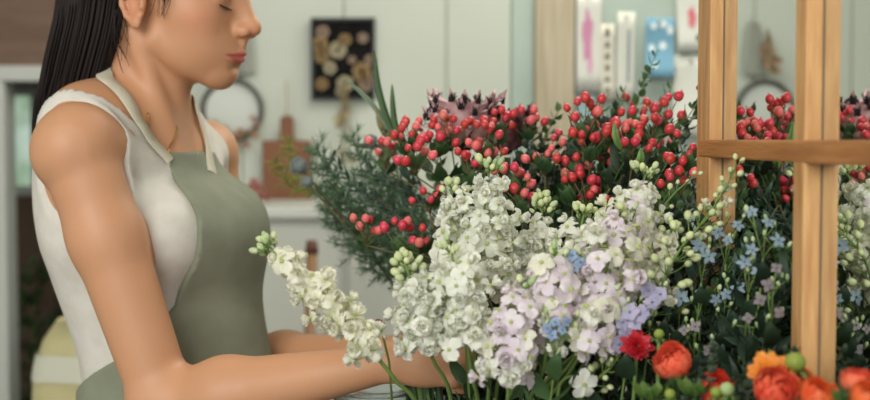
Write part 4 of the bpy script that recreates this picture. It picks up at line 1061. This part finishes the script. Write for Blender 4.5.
rb = random.Random(21)
def branch(kind, tip, base, label, name='leafy_branch', group=None, cat='foliage', wide=1.0):
    m = BR[kind][rb.randrange(len(BR[kind]))]; d = tip-base; L0 = {'dark': .30, 'mid': .28, 'blue': .26, 'pine': .24, 'long': .26}[kind]; s_ = d.length/(L0*1.02)
    t = thing(name, label, cat, base, group)
    q = Vector((.12, 0, 1)).rotation_difference(d)@Quaternion((0, 0, 1), rb.uniform(0, .01))
    sc = (s_*wide if s_ < 1 else s_**.5*wide,)*2+(s_,)
    link('stem', m[0], t, (0, 0, 0), q, sc); link('leaves', m[1], t, (0, 0, 0), q, sc)
    return t
def ftz(px, Y, z=None): return Vector((pxX(px, Y), Y, VZ+.03 if z is None else z))
G1 = 'dark leafy branches filling the bouquet behind the berries'
for i in range(52):
    px = rb.uniform(425, 700); py = rb.uniform(130, 250)+(30 if px < 450 else 0); Y = rb.uniform(1.46, 1.76)
    if px > 650: Y = min(Y, 1.5); 
    if px > 640: px = rb.uniform(560, 690); Y = rb.uniform(1.36, 1.44)
    tip = at(px, py, Y); base = Vector((tip.x*.75+pxX(560, Y)*.25, Y+rb.uniform(-.05, .05), tip.z-rb.uniform(.20, .27)))
    branch('dark' if i % 5 else 'long', tip, base, 'dark green leafy branch in the deep shade behind the berries and stocks', group=G1)
for i in range(26):
    px = rb.uniform(440, 660); py = rb.uniform(260, 350); Y = rb.uniform(1.34, 1.5)
    tip = at(px, py, Y); base = Vector((tip.x, Y+.03, tip.z-.2))
    branch('dark', tip, base, 'dark green leafy branch low between the stock stems', group='dark leafy branches low in the bouquet')
G2 = 'mid green sprays among the red berries'
for i, (px, py, Y) in enumerate([(400, 120, 1.55), (428, 112, 1.55), (455, 150, 1.5), (500, 150, 1.5), (535, 105, 1.6), (560, 112, 1.6), (552, 140, 1.5), (600, 150, 1.38), (640, 155, 1.36), (625, 165, 1.36), (660, 150, 1.36), (660, 190, 1.3), (615, 180, 1.34), (580, 95, 1.5), (668, 100, 1.44), (690, 160, 1.30), (540, 180, 1.4)]):
    tip = at(px, py, Y); base = Vector((tip.x*.85+.02, Y+.01, tip.z-.24)); branch('mid' if i % 3 else 'blue', tip, base, 'mid green leafy spray rising among the red berries', group=G2)
for i in range(26):
    px = 505+i*7.4+rb.uniform(-6, 6); py = rb.uniform(100, 165); Y = rb.uniform(1.44, 1.54)
    tip = at(px, py, Y); branch('dark', tip, Vector((tip.x*.9+.01, Y+.02, tip.z-.26)), 'dark leafy stem directly behind the right-hand berries', group='dark leafy stems directly behind the right-hand berries')
for px, py, Y, lb in ((640, 48, 1.60, 'tall dark sprig reaching up in front of the blue card'), (608, 84, 1.6, 'dark sprig in front of the narrow cream strip'), (655, 80, 1.58, 'dark sprig at the foot of the blue card')):
    tip = at(px, py, Y); branch('mid', tip, tip-Vector((.01, 0, .26)), lb, group='tall sprigs in front of the pin board', wide=.8)
# pine and olive-like branches to the left
G3 = 'soft pine branches at the left of the bouquet'
for (tx, ty, bx, by, Y) in [(300, 185, 420, 225, 1.66), (312, 200, 425, 240, 1.64), (325, 225, 430, 262, 1.62), (345, 250, 430, 280, 1.60), (380, 272, 445, 290, 1.56), (335, 165, 430, 210, 1.70), (365, 185, 440, 230, 1.62), (390, 200, 450, 250, 1.56), (318, 240, 420, 262, 1.68), (400, 262, 460, 290, 1.5), (360, 205, 440, 250, 1.6), (345, 180, 430, 235, 1.66), (405, 225, 460, 270, 1.5), (350, 232, 430, 262, 1.58), (375, 250, 440, 275, 1.58), (350, 268, 425, 285, 1.62), (310, 218, 400, 240, 1.66), (380, 172, 440, 215, 1.66)]:
    branch('pine', at(tx, ty, Y), at(bx, by, Y-.02), 'feathery green pine branch stretching left from the bouquet', 'pine_branch', G3, 'foliage', 1.25)
for (tx, ty, bx, by, Y, lb) in [(322, 162, 430, 235, 1.58, 'grey-green leafy twig above the thistles'), (352, 158, 435, 215, 1.60, 'grey-green twig with small leaves left of the berries'), (375, 128, 430, 200, 1.60, 'grey-green twig pointing up left under the poster'), (345, 185, 440, 250, 1.5, 'grey-green twig lying across the pine'), (378, 165, 440, 220, 1.55, 'blue-green twig among the leftmost berries')]:
    branch('blue', at(tx, ty, Y), at(bx, by, Y-.02), lb, 'leafy_twig', None, 'foliage', .8)
# yellow-green feathery sprig at the left edge
BR['lime'] = [branch_meshes(77, .24, 26, .045, 0, mat('lime_fern', (150, 164, 70), .7, rgb2=(120, 140, 60), scale=20), Mst, .3, 'needle')]
def lime(tx, ty, bx, by, Y, lb):
    d = at(tx, ty, Y)-at(bx, by, Y); t = thing('fern_sprig', lb, 'foliage', at(bx, by, Y)); s_ = d.length/.25; q = Vector((.3, 0, 1)).rotation_difference(d)
    for nm, m in zip(('stem', 'leaves'), BR['lime'][0]): link(nm, m, t, (0, 0, 0), q, s_)
lime(282, 142, 330, 205, 1.72, 'yellow-green feathery sprig in front of the cutting board'); lime(270, 165, 335, 200, 1.72, 'lower yellow-green feathery sprig beside the cutting board')
# long blade leaves
def blade(label, P, wd, m, seed):
    pts = [at(*p) for p in P]; t = thing('blade_leaf', label, 'leaf', pts[0]); path, L = resample([p-pts[0] for p in pts], 14); rows = []
    for i, p in enumerate(path):
        u = i/13; w_ = wd*(math.sin(PI*(.08+.9*u)))**.7; tdir = (path[min(13, i+1)]-path[max(0, i-1)]).normalized(); s_ = tdir.cross(Vector((.3, -1, .1))).normalized()*w_
        rows += [p-s_, p+Vector((0, .0015, 0)), p+s_]
    b = MB(); b.quad_grid(rows, 14, 3); o = link('blade', b.mesh('blade', m), t); o.modifiers.new('s', 'SOLIDIFY').thickness = .0006
    b = MB(); b.tube([p+Vector((0, -.0006, 0)) for p in path], .0006, 4); link('midrib', b.mesh('midrib', Mst), t)
Mbl = mat('blade_green', (66, 98, 58), .5, rgb2=(54, 84, 50), scale=20)
blade('tall green blade leaf rising left in front of the poster corner', [(400, 150, 1.6), (384, 110, 1.6), (377, 80, 1.6), (375, 50, 1.6)], .0050, Mbl, 1)
blade('shorter green blade leaf right of the tall one', [(402, 145, 1.58), (394, 118, 1.58), (392, 84, 1.58)], .0042, Mbl, 2)
blade('grey-green blade leaf slanting across the poster bottom', [(396, 140, 1.6), (372, 104, 1.6), (345, 78, 1.6)], .0036, mat('blade_grey', (120, 138, 116), .6), 3)
blade('dark blade leaf pointing left below the poster', [(392, 148, 1.6), (370, 146, 1.6), (350, 145, 1.6)], .0036, Mleafd, 4)
blade('folded olive blade leaf with tan side left of the berries', [(398, 140, 1.6), (386, 130, 1.6), (377, 108, 1.6)], .0080, mat('blade_olive', (110, 110, 60), .6, rgb2=(150, 110, 70), scale=18), 5)
blade('bright green leaf among the berries under the blue card', [(634, 168, 1.32), (640, 160, 1.31), (641, 148, 1.31)], .0050, mat('blade_bright', (110, 150, 80), .5), 6)
blade('thin bright leaf beside the berries left of the blue card', [(622, 150, 1.34), (616, 138, 1.33), (614, 122, 1.33)], .0042, mat('blade_bright', (110, 150, 80), .5), 7)

# shrub in the room beyond the doorway
for px, py, Y, lb in ((8, 258, 4.6, 'dark green shrub branch behind the doorway, left'), (30, 236, 4.7, 'dark green shrub branch behind the doorway, tallest'), (50, 262, 4.6, 'dark green shrub branch behind her back')):
    tip = at(px, py, Y); branch('mid', tip, Vector((tip.x+.02, Y, .0)), lb, 'shrub_branch', None, 'foliage', 1.6)
# ---- small blue star flowers on dark leafy stems in front of the mirror
Mblu = mat('star_blue', (150, 172, 180), .6, rgb2=(132, 152, 164), scale=60, trans=.15, obj_var=.06)
Mlav = mat('lavender', (160, 158, 186), .6, rgb2=(186, 178, 200), scale=60, trans=.15, obj_var=.08)
Msky = mat('sky_blue', (150, 172, 194), .6, rgb2=(122, 142, 176), scale=60, trans=.15, obj_var=.08)
Mpal = mat('faded_pink', (140, 130, 130), .6, trans=.15, obj_var=.08)
def star_mesh(seed, m, n=5, L=.0085, W=.0024):
    r = random.Random(seed); b = MB(); whorl(b, n, L, W, .15, r, .3, .1, .04, 0, tipw=.5, nu=5, nv=5); b.m = 1; b.ell((0, 0, .001), (.0014, .0014, .0018), None, 4, 6); b.tube([(0, 0, -.007), (0, 0, 0)], [.0008, .0014], 4)
    return b.mesh('star', [m, mat('star_eye', (120, 140, 150), .6)])
STAR = {'blue': [star_mesh(i, Mblu) for i in range(3)], 'lav': [star_mesh(9, Mlav, 5, .0090, .0040), star_mesh(8, Mlav, 6, .0085, .0032)], 'sky': [star_mesh(12, Msky, 5, .0075, .0030), star_mesh(13, Msky, 5, .0068, .0026)], 'pal': [star_mesh(14, Mpal, 4, .0070, .0028)]}
def starflower(label, heads, ft, kind, seed, sc=1.0, name='star_flower', leafm='dark', group='small star flowers on dark stems'):
    """heads: (px, py, Y) of each open flower of this stem"""
    r = random.Random(seed); H_ = [at(*h) for h in heads]; t = thing(name, label, 'flower', ft, group)
    b = MB(); lv = MB(); top = sum(H_, Vector())/len(H_)-Vector((0, -.008, .03)); path, L = resample([Vector((0, 0, 0)), (top-ft)*.5+Vector((0, .01, 0)), top-ft], 14)
    b.tube(path, [.0020-.001*i/13 for i in range(14)], 5)
    for i in range(16):
        k = 3+i*10//16; a = i*2.4; leaf_on(lv, path[k], Vector((math.cos(a), math.sin(a), .55)), r.uniform(.035, .055), r.uniform(.006, .010), r.uniform(-.6, .6), .6)
    for h in H_:
        p = h-ft; k = path[-1]; b.tube([k, k.lerp(p, .5)+Vector((0, .003, 0)), p], .0007, 4)
        link('star_bloom', r.choice(STAR[kind]), t, p, Zframe((r.uniform(-.5, .4), -1, r.uniform(-.1, .7)), r.uniform(0, 6)), sc*r.uniform(.72, 1.0))
        for z in range(2):
            q = p+Vector((r.uniform(-.012, .012), .004, r.uniform(-.012, .01))); b.tube([k.lerp(p, .6), q], .0005, 4); link('bud', r.choice(BUD), t, q, Zframe((r.uniform(-.5, .5), -.3, 1)), .6)
    link('stem', b.mesh('stem', Mst), t); link('leaves', lv.mesh('leaves', Mleafd if leafm == 'dark' else Mleaf), t)
bk = lambda px, Y: Vector((pxX(px, Y), Y, VZ+.03))
starflower('pale blue star flower low right of the creamy stock', [(681, 298, 1.10)], bk(690, 1.10), 'blue', 1, 1.25)
starflower('pale blue star flower beside the long bud sprig, upper', [(708, 256, 1.10), (699, 246, 1.10)], bk(700, 1.1), 'blue', 2, 1.1)
starflower('pale blue stars close left of the wooden mullion, near mid height', [(752, 212, 1.05), (768, 222, 1.05), (778, 240, 1.04)], bk(742, 1.05), 'blue', 3)
starflower('pale blue stars at the mirror, below the upper stars', [(744, 262, 1.05), (752, 250, 1.05), (757, 272, 1.05)], bk(738, 1.06), 'blue', 4)
starflower('faded stars in the shade left of the mullion foot', [(726, 294, 1.08), (716, 300, 1.08), (738, 288, 1.08)], bk(725, 1.08), 'blue', 5, .9)
starflower('faded pinkish stars in the dark leaves above the ranunculus', [(700, 292, 1.10), (695, 326, 1.08), (684, 330, 1.08), (708, 350, 1.06)], bk(700, 1.1), 'pal', 6)
starflower('small pale stars right above the orange ranunculus', [(776, 268, 1.02), (768, 285, 1.02), (779, 312, 1.0)], bk(760, 1.0), 'pal', 7)
starflower('pale pinkish stars in front of the wooden mullion side', [(760, 300, 1.03), (748, 318, 1.03)], bk(748, 1.03), 'pal', 8)
starflower('blue stars in the leaves above the long bud sprig', [(718, 232, 1.12), (728, 240, 1.11), (738, 225, 1.1)], bk(720, 1.12), 'blue', 9, .9)
starflower('lavender larkspur florets at the right edge of the lilac blooms', [(627, 336, 1.05), (635, 324, 1.05), (622, 322, 1.05), (640, 314, 1.05), (630, 312, 1.05), (618, 344, 1.05)], bk(600, 1.1), 'lav', 11, 1.15, 'larkspur', group='larkspur stems')
starflower('pale lavender larkspur under the creamy stock', [(652, 302, 1.07), (645, 314, 1.07), (660, 294, 1.07), (648, 290, 1.07)], bk(625, 1.12), 'lav', 12, 1.05, 'larkspur', group='larkspur stems')
starflower('sky blue larkspur peeping between the white and lilac stocks, upper', [(563, 262, 1.09), (574, 268, 1.08), (565, 274, 1.08), (572, 255, 1.08), (580, 262, 1.08), (557, 268, 1.09)], bk(540, 1.16), 'sky', 13, 1.1, 'larkspur', 'mid', 'larkspur stems')
starflower('dark blue larkspur in the gap between front lilac blooms', [(547, 328, 1.03), (555, 322, 1.03), (562, 330, 1.03), (552, 335, 1.03), (566, 322, 1.03)], bk(530, 1.12), 'sky', 14, .85, 'larkspur', 'mid', 'larkspur stems')
# dark foliage in front of the mirror and around the ranunculus
G4 = 'dark leafy stems in front of the mirror'
for i in range(40):
    px = rb.uniform(640, 790); py = rb.uniform(225, 360); Y = rb.uniform(1.0, 1.16) if px > 735 else rb.uniform(1.08, 1.3)
    if px > 735: Y = min(Y, 1.08)
    if py < 250 and px < 700: py += 30
    tip = at(px, py, Y); base = Vector((min(tip.x*.9, tip.x-.01), Y+.02, tip.z-rb.uniform(.16, .22)))
    branch('dark' if i % 4 else 'long', tip, base, 'dark green leafy stem in the shade in front of the mirror', group=G4)
for i, (px, py, Y) in enumerate([(700, 215, 1.14), (722, 232, 1.12), (745, 205, 1.08), (760, 235, 1.06), (735, 255, 1.08), (700, 262, 1.12), (775, 262, 1.04), (752, 290, 1.05), (715, 300, 1.1), (690, 240, 1.16)]):
    tip = at(px, py, Y); branch('mid' if i % 2 else 'blue', tip, Vector((tip.x-.01, Y+.02, tip.z-.2)), 'mid green leafy stem rising beside the star flowers', group='mid green stems beside the star flowers')
for i in range(10):
    px = rb.uniform(650, 800); py = rb.uniform(345, 385); Y = rb.uniform(.93, 1.0)
    tip = at(px, py, Y); branch('dark', tip, Vector((tip.x-.01, Y+.03, tip.z-.15)), 'dark green leafy stem low behind the orange ranunculus', group='dark leafy stems behind the ranunculus')

for i in range(12):
    px = 640+i*5; py = 190+(i*37) % 60; Y = 1.20+.015*(i % 4)
    tip = at(px, py, Y); branch('dark' if i % 3 else 'mid', tip, Vector((tip.x-.01, Y+.02, tip.z-.2)), 'dark leafy stem between the lilac stocks and the mirror', group='dark leafy stems between the lilac stocks and the mirror')
# ---- ranunculus, carnation, orange flowers
def ran_mat(n, a, b_): return mat(n, a, .5, rgb2=b_, scale=30, trans=.2, obj_var=.04)
MR = ran_mat('ranunculus_coral', (244, 104, 74), (248, 132, 96)); MO = ran_mat('ranunculus_orange', (246, 128, 66), (240, 98, 52)); MY = ran_mat('blossom_amber', (240, 160, 56), (234, 134, 44)); MC = ran_mat('carnation_red', (200, 30, 40), (176, 20, 32)); MRR = ran_mat('ranunculus_red', (236, 84, 58), (222, 64, 48))
def ranunculus(label, px, py, Y, R, face, m, seed, open_=.5, centre=False, group='ranunculus blooms at the bottom right', name='ranunculus'):
    r = random.Random(seed); c = at(px, py, Y); ft = Vector((c.x+r.uniform(-.03, .01), Y+.03, VZ+.02)); t = thing(name, label, 'flower', ft, group)
    f_ = Vector(face).normalized(); q = Zframe(f_, r.uniform(0, 6))
    b = MB(); b.tube(curve_pts([(0, 0, 0), (c-ft)*.7+Vector((0, .01, 0)), c-ft-f_*R*.6], 8), .0022, 7); link('stem', b.mesh('stem', Mst), t)
    hd = MB(); hd.ell((0, 0, -R*.1), (R*.35, R*.35, R*.4), None, 6, 8); core = link('heart', hd.mesh('heart', mat('heart_green', (150, 160, 70), .6) if centre else m), t, c-ft, q)
    # cupped petals: patches of nested bowls, each open a little less than the one outside it
    for k, (n, rk, top) in enumerate(((4, 1.05, 1.25-.5*(1-open_)), (5, .98, 1.0-.35*(1-open_)), (5, .88, .80), (5, .76, .62), (4, .63, .48), (4, .50, .34), (3, .36, .2))):
        for i in range(n):
            b = MB(); pts = []; a0 = 2*PI*(i+k*.45)/n+r.uniform(-.12, .12); tt_ = top*r.uniform(.9, 1.12); fl = r.uniform(.02, .16) if k < 3 else .02; rr = R*rk*r.uniform(.96, 1.04)
            for u in range(8):
                for v in range(9):
                    vv = v/4-1; th = 2.9+(tt_+.40*vv*vv+.05*math.sin(vv*7+i)-2.9)*(u/7); az = a0+vv*.80*(math.sin(PI*min(1, .25+.55*u/7)))
                    q_ = rr*(1+fl*(u/7)**5+.015*math.sin(vv*9+k)); pts.append(Vector((q_*math.sin(th)*math.cos(az), q_*math.sin(th)*math.sin(az), q_*math.cos(th)*.92)))
            b.quad_grid(pts, 8, 9); link('petal', b.mesh('petal', m), t, c-ft, q)
    b = MB()
    for i in range(5): b.petal(Matrix.Rotation(i*1.257, 4, 'Z') @ Matrix.Translation((0, 0, -R*.55)) @ Matrix.Rotation(-.1, 4, 'Y'), R*.45, R*.16, .8, .2)
    link('sepals', b.mesh('sepals', Mst), t, c-ft, q)
    lv = MB(); 
    for i in range(7):
        a = r.uniform(0, 6.28); p = (c-ft)*r.uniform(.75, .93); d = Vector((math.cos(a), math.sin(a)*.6-.2, .6))
        for s_ in (-.4, 0, .4): leaf_on(lv, p, Matrix.Rotation(s_, 3, 'Z') @ d, .030, .0028, 0, .5)
    link('leaves', lv.mesh('leaves', Mleaf), t); return t
ranunculus('coral-red ranunculus on a curved stem, the leftmost of the bright blooms', 673, 361, .98, .0150, (-.45, -.6, .6), MR, 1, .5)
ranunculus('orange-red open ranunculus low beside pale green buds', 715, 387, .96, .0140, (.1, -.45, .9), MRR, 2, .25)
ranunculus('large red ranunculus at the bottom in front of the wooden mullion', 775, 389, .88, .0150, (-.1, -.9, .45), MR, 3, .5)
ranunculus('orange ranunculus behind the large red one, under the green bud', 795, 380, .90, .0125, (.35, -.6, .7), MO, 4, .6)
ranunculus('orange-red ranunculus at the foot of the mullion', 820, 396, .86, .0135, (.2, -.5, .85), MO, 5, .5)
ranunculus('closed red ranunculus in front of the right mirror pane', 857, 380, .82, .0105, (.0, -.25, 1), MR, 6, .9, False)
ranunculus('orange ranunculus cut by the right edge of the picture', 868, 397, .80, .0115, (.1, -.5, .8), MO, 7, .5)
def frilly(label, px, py, Y, R, face, m, seed, name, group=None, n=(9, 9, 8, 7, 5)):
    r = random.Random(seed); c = at(px, py, Y); ft = Vector((c.x-.01, Y+.03, VZ+.02)); t = thing(name, label, 'flower', ft, group); f_ = Vector(face).normalized(); q = Zframe(f_, 0)
    b = MB(); b.tube(curve_pts([(0, 0, 0), (c-ft)*.7+Vector((0, .01, 0)), c-ft-f_*R*.5], 8), .0018, 6); link('stem', b.mesh('stem', Mst), t)
    for k, cnt in enumerate(n):
        for i in range(cnt):
            b = MB(); M = Matrix.Rotation(2*PI*(i+k*.5)/cnt+r.uniform(-.2, .2), 4, 'Z') @ Matrix.Translation((0, 0, -R*.3)) @ Matrix.Rotation(-(.1+.3*k+r.uniform(-.1, .1)), 4, 'Y')
            b.petal(M, R*(1.15-.13*k)*r.uniform(.75, 1.2), R*.30, -.35, .25, .09, 3.5, -.05, 6, 7, .8, r.uniform(0, 6), .2); link('petal', b.mesh('petal', m), t, c-ft, q)
    b = MB(); b.ell(-f_*R*.35, R*.26, None, 6, 8); link('calyx', b.mesh('calyx', Mst), t, c-ft)
frilly('red frilly carnation in the dark left of the coral ranunculus', 639, 345, 1.04, .0125, (.1, -.85, .4), MC, 1, 'carnation')
frilly('amber orange frilly blossom left of the green bud', 768, 370, .91, .0145, (-.3, -.85, .5), MY, 2, 'orange_blossom')
def green_bud(label, px, py, Y, R, m, seed):
    c = at(px, py, Y); ft = Vector((c.x-.01, Y+.02, VZ+.02)); t = thing('green_bud', label, 'flower', ft, 'round unopened ranunculus buds')
    b = MB(); b.tube(curve_pts([(0, 0, 0), (c-ft)*.6+Vector((.004, .008, 0)), c-ft-Vector((0, 0, R*.7))], 8), .0016, 6); link('stem', b.mesh('stem', Mst), t)
    b = MB(); b.ell((0, 0, 0), (R, R, R*.92), None, 9, 14); link('bud_head', b.mesh('head', m), t, c-ft)
    b = MB()
    for i in range(6): b.petal(Matrix.Rotation(i*PI/3, 4, 'Z') @ Matrix.Translation((R*.2, 0, -R*.95)) @ Matrix.Rotation(-.35, 4, 'Y'), R*1.5, R*.34, -1.2, .3)
    link('sepals', b.mesh('sepals', Mst), t, c-ft)
Mgb = mat('fresh_green', (146, 160, 66), .6, rgb2=(124, 142, 54), scale=60)
green_bud('round olive-green bud in front of the wooden mullion', 795, 362, .90, .0080, Mgb, 1)
green_bud('small yellow-green bud right above the carnation', 659, 334, 1.02, .0045, Mgb, 2)
green_bud('pale green bud in front of the open orange-red ranunculus', 727, 389, .93, .0058, mat('pale_green', (172, 192, 136), .6, rgb2=(150, 174, 110), scale=60), 3)
green_bud('olive bud left of the pale bud beside the open ranunculus', 716, 392, .93, .0046, Mgb, 4)
green_bud('light green bud cut by the bottom edge, below the coral ranunculus', 670, 394, .95, .0045, Mgb, 5)
def leafy(label, px, py, Y, seed):
    r = random.Random(seed); c = at(px, py, Y); ft = Vector((c.x, Y+.02, VZ+.02)); t = thing('leaf_rosette', label, 'leaf', ft); b = MB(); b.tube([Vector((0, 0, 0)), c-ft], .0018, 6); link('stem', b.mesh('stem', Mst), t); lv = MB()
    for i in range(8): a = i*2.4; leaf_on(lv, c-ft-Vector((0, 0, .01)), Vector((math.cos(a), math.sin(a), .55+.1*(i % 3))), .024, .0060, 0, .35)
    link('leaves', lv.mesh('leaves', mat('leaf_bright', (112, 142, 66), .5, rgb2=(90, 122, 56), scale=20, trans=.15)), t)
leafy('bright green leaf tuft at the bottom below the coral ranunculus', 650, 388, .97, 3); leafy('green leaf tuft low beside the stem of the coral ranunculus', 694, 384, .95, 4); leafy('green leaf tuft under the closed red ranunculus', 852, 396, .83, 5)
# small dark red bud showing behind the drooping stock
t = thing('red_bud', 'small dark red bud just right of the drooping white stock', 'flower', at(392, 400, 1.16)); b = MB(); q = at(380, 323, 1.14)-t.location
b.tube([Vector((0, 0, 0)), q*.5+Vector((.003, 0, 0)), q], .0012, 5); link('stem', b.mesh('stem', Mst), t); b = MB(); b.ell(q, (.0055, .0045, .0035), Matrix.Rotation(.6, 3, 'Y'), 7, 9); link('bud_head', b.mesh('h', mat('bud_maroon', (120, 28, 40), .5)), t)

# ---- vases and buckets the stems stand in
def bucket(name, label, x, y, r0, r1, h, m, cat='bucket'):
    t = thing(name, label, cat, (x, y, TABLE_Z)); b = MB()
    b.lathe((0, 0, 0), [(.001, .0), (r0, .0), (r0+(r1-r0)*.5, h*.5), (r1, h-.004), (r1+.004, h), (r1-.002, h), (r0+(r1-r0)*.5-.004, h*.5), (r0-.004, .004), (.001, .004)], 28); link('pail' if cat == 'bucket' else 'vessel', b.mesh('pail', m), t)
    b = MB(); b.lathe((0, 0, 0), [(r1+.002, h-.006), (r1+.006, h-.002), (r1+.002, h+.002)], 28); link('rim', b.mesh('rim', m), t); return t
Mz = mat('zinc', (140, 144, 142), .4, metal=.8, rgb2=(120, 124, 122), scale=12)
Mg = bpy.data.materials.new('clear_glass'); Mg.use_nodes = True; gb = Mg.node_tree.nodes['Principled BSDF']; gb.inputs['Base Color'].default_value = (.86, .93, .92, 1); gb.inputs['Roughness'].default_value = .08; gb.inputs['Transmission Weight'].default_value = .9; gb.inputs['IOR'].default_value = 1.2
bucket('flower_bucket', 'zinc bucket holding the berry branches', pxX(560, 1.5), 1.5, .075, .105, .15, Mz); bucket('flower_bucket', 'zinc bucket holding the foliage and proteas at the back left', pxX(470, 1.66), 1.66, .06, .085, .14, Mz)
bucket('flower_bucket', 'zinc bucket holding the star flowers by the mirror', .17, 1.05, .05, .075, .14, Mz); bucket('flower_bucket', 'small zinc bucket holding the ranunculus', .245, .90, .035, .05, .13, Mz)
bucket('glass_vase', 'wide clear vase whose rim shows under her wrist', pxX(376, 1.36), 1.36, .034, .050, at(376, 384, 1.36).z-TABLE_Z, Mg, 'vase')
bucket('glass_vase', 'clear vase taking the stock stems below her hands', pxX(478, 1.22), 1.22, .045, .052, .16, Mg, 'vase')
# plain green stems behind her hand
for i, (px, py, b_, lb) in enumerate([(407, 352, 418, 'dark green stem just left below her palm'), (422, 356, 430, 'light green stem under the middle of her palm'), (434, 356, 440, 'green stem under her knuckles'), (412, 350, 424, 'dark leaf stem behind the one left below her palm')]):
    p0 = at(b_, 440, 1.32); t = thing('cut_stem', lb, 'stem', p0, None); b = MB(); e = at(px, py, 1.33)-p0
    b.tube(curve_pts([(0, 0, 0), e*.5+Vector((.003, 0, 0)), e], 8), [.0042]*17, 8); link('stalk', b.mesh('stalk', (Mleaf, Mst)[i % 2]), t)
    lv = MB(); leaf_on(lv, e*.3, e+Vector((.02 if i % 2 else -.02, 0, 0)), .07, .008, 0, .4); link('leaves', lv.mesh('l', Mleaf), t)
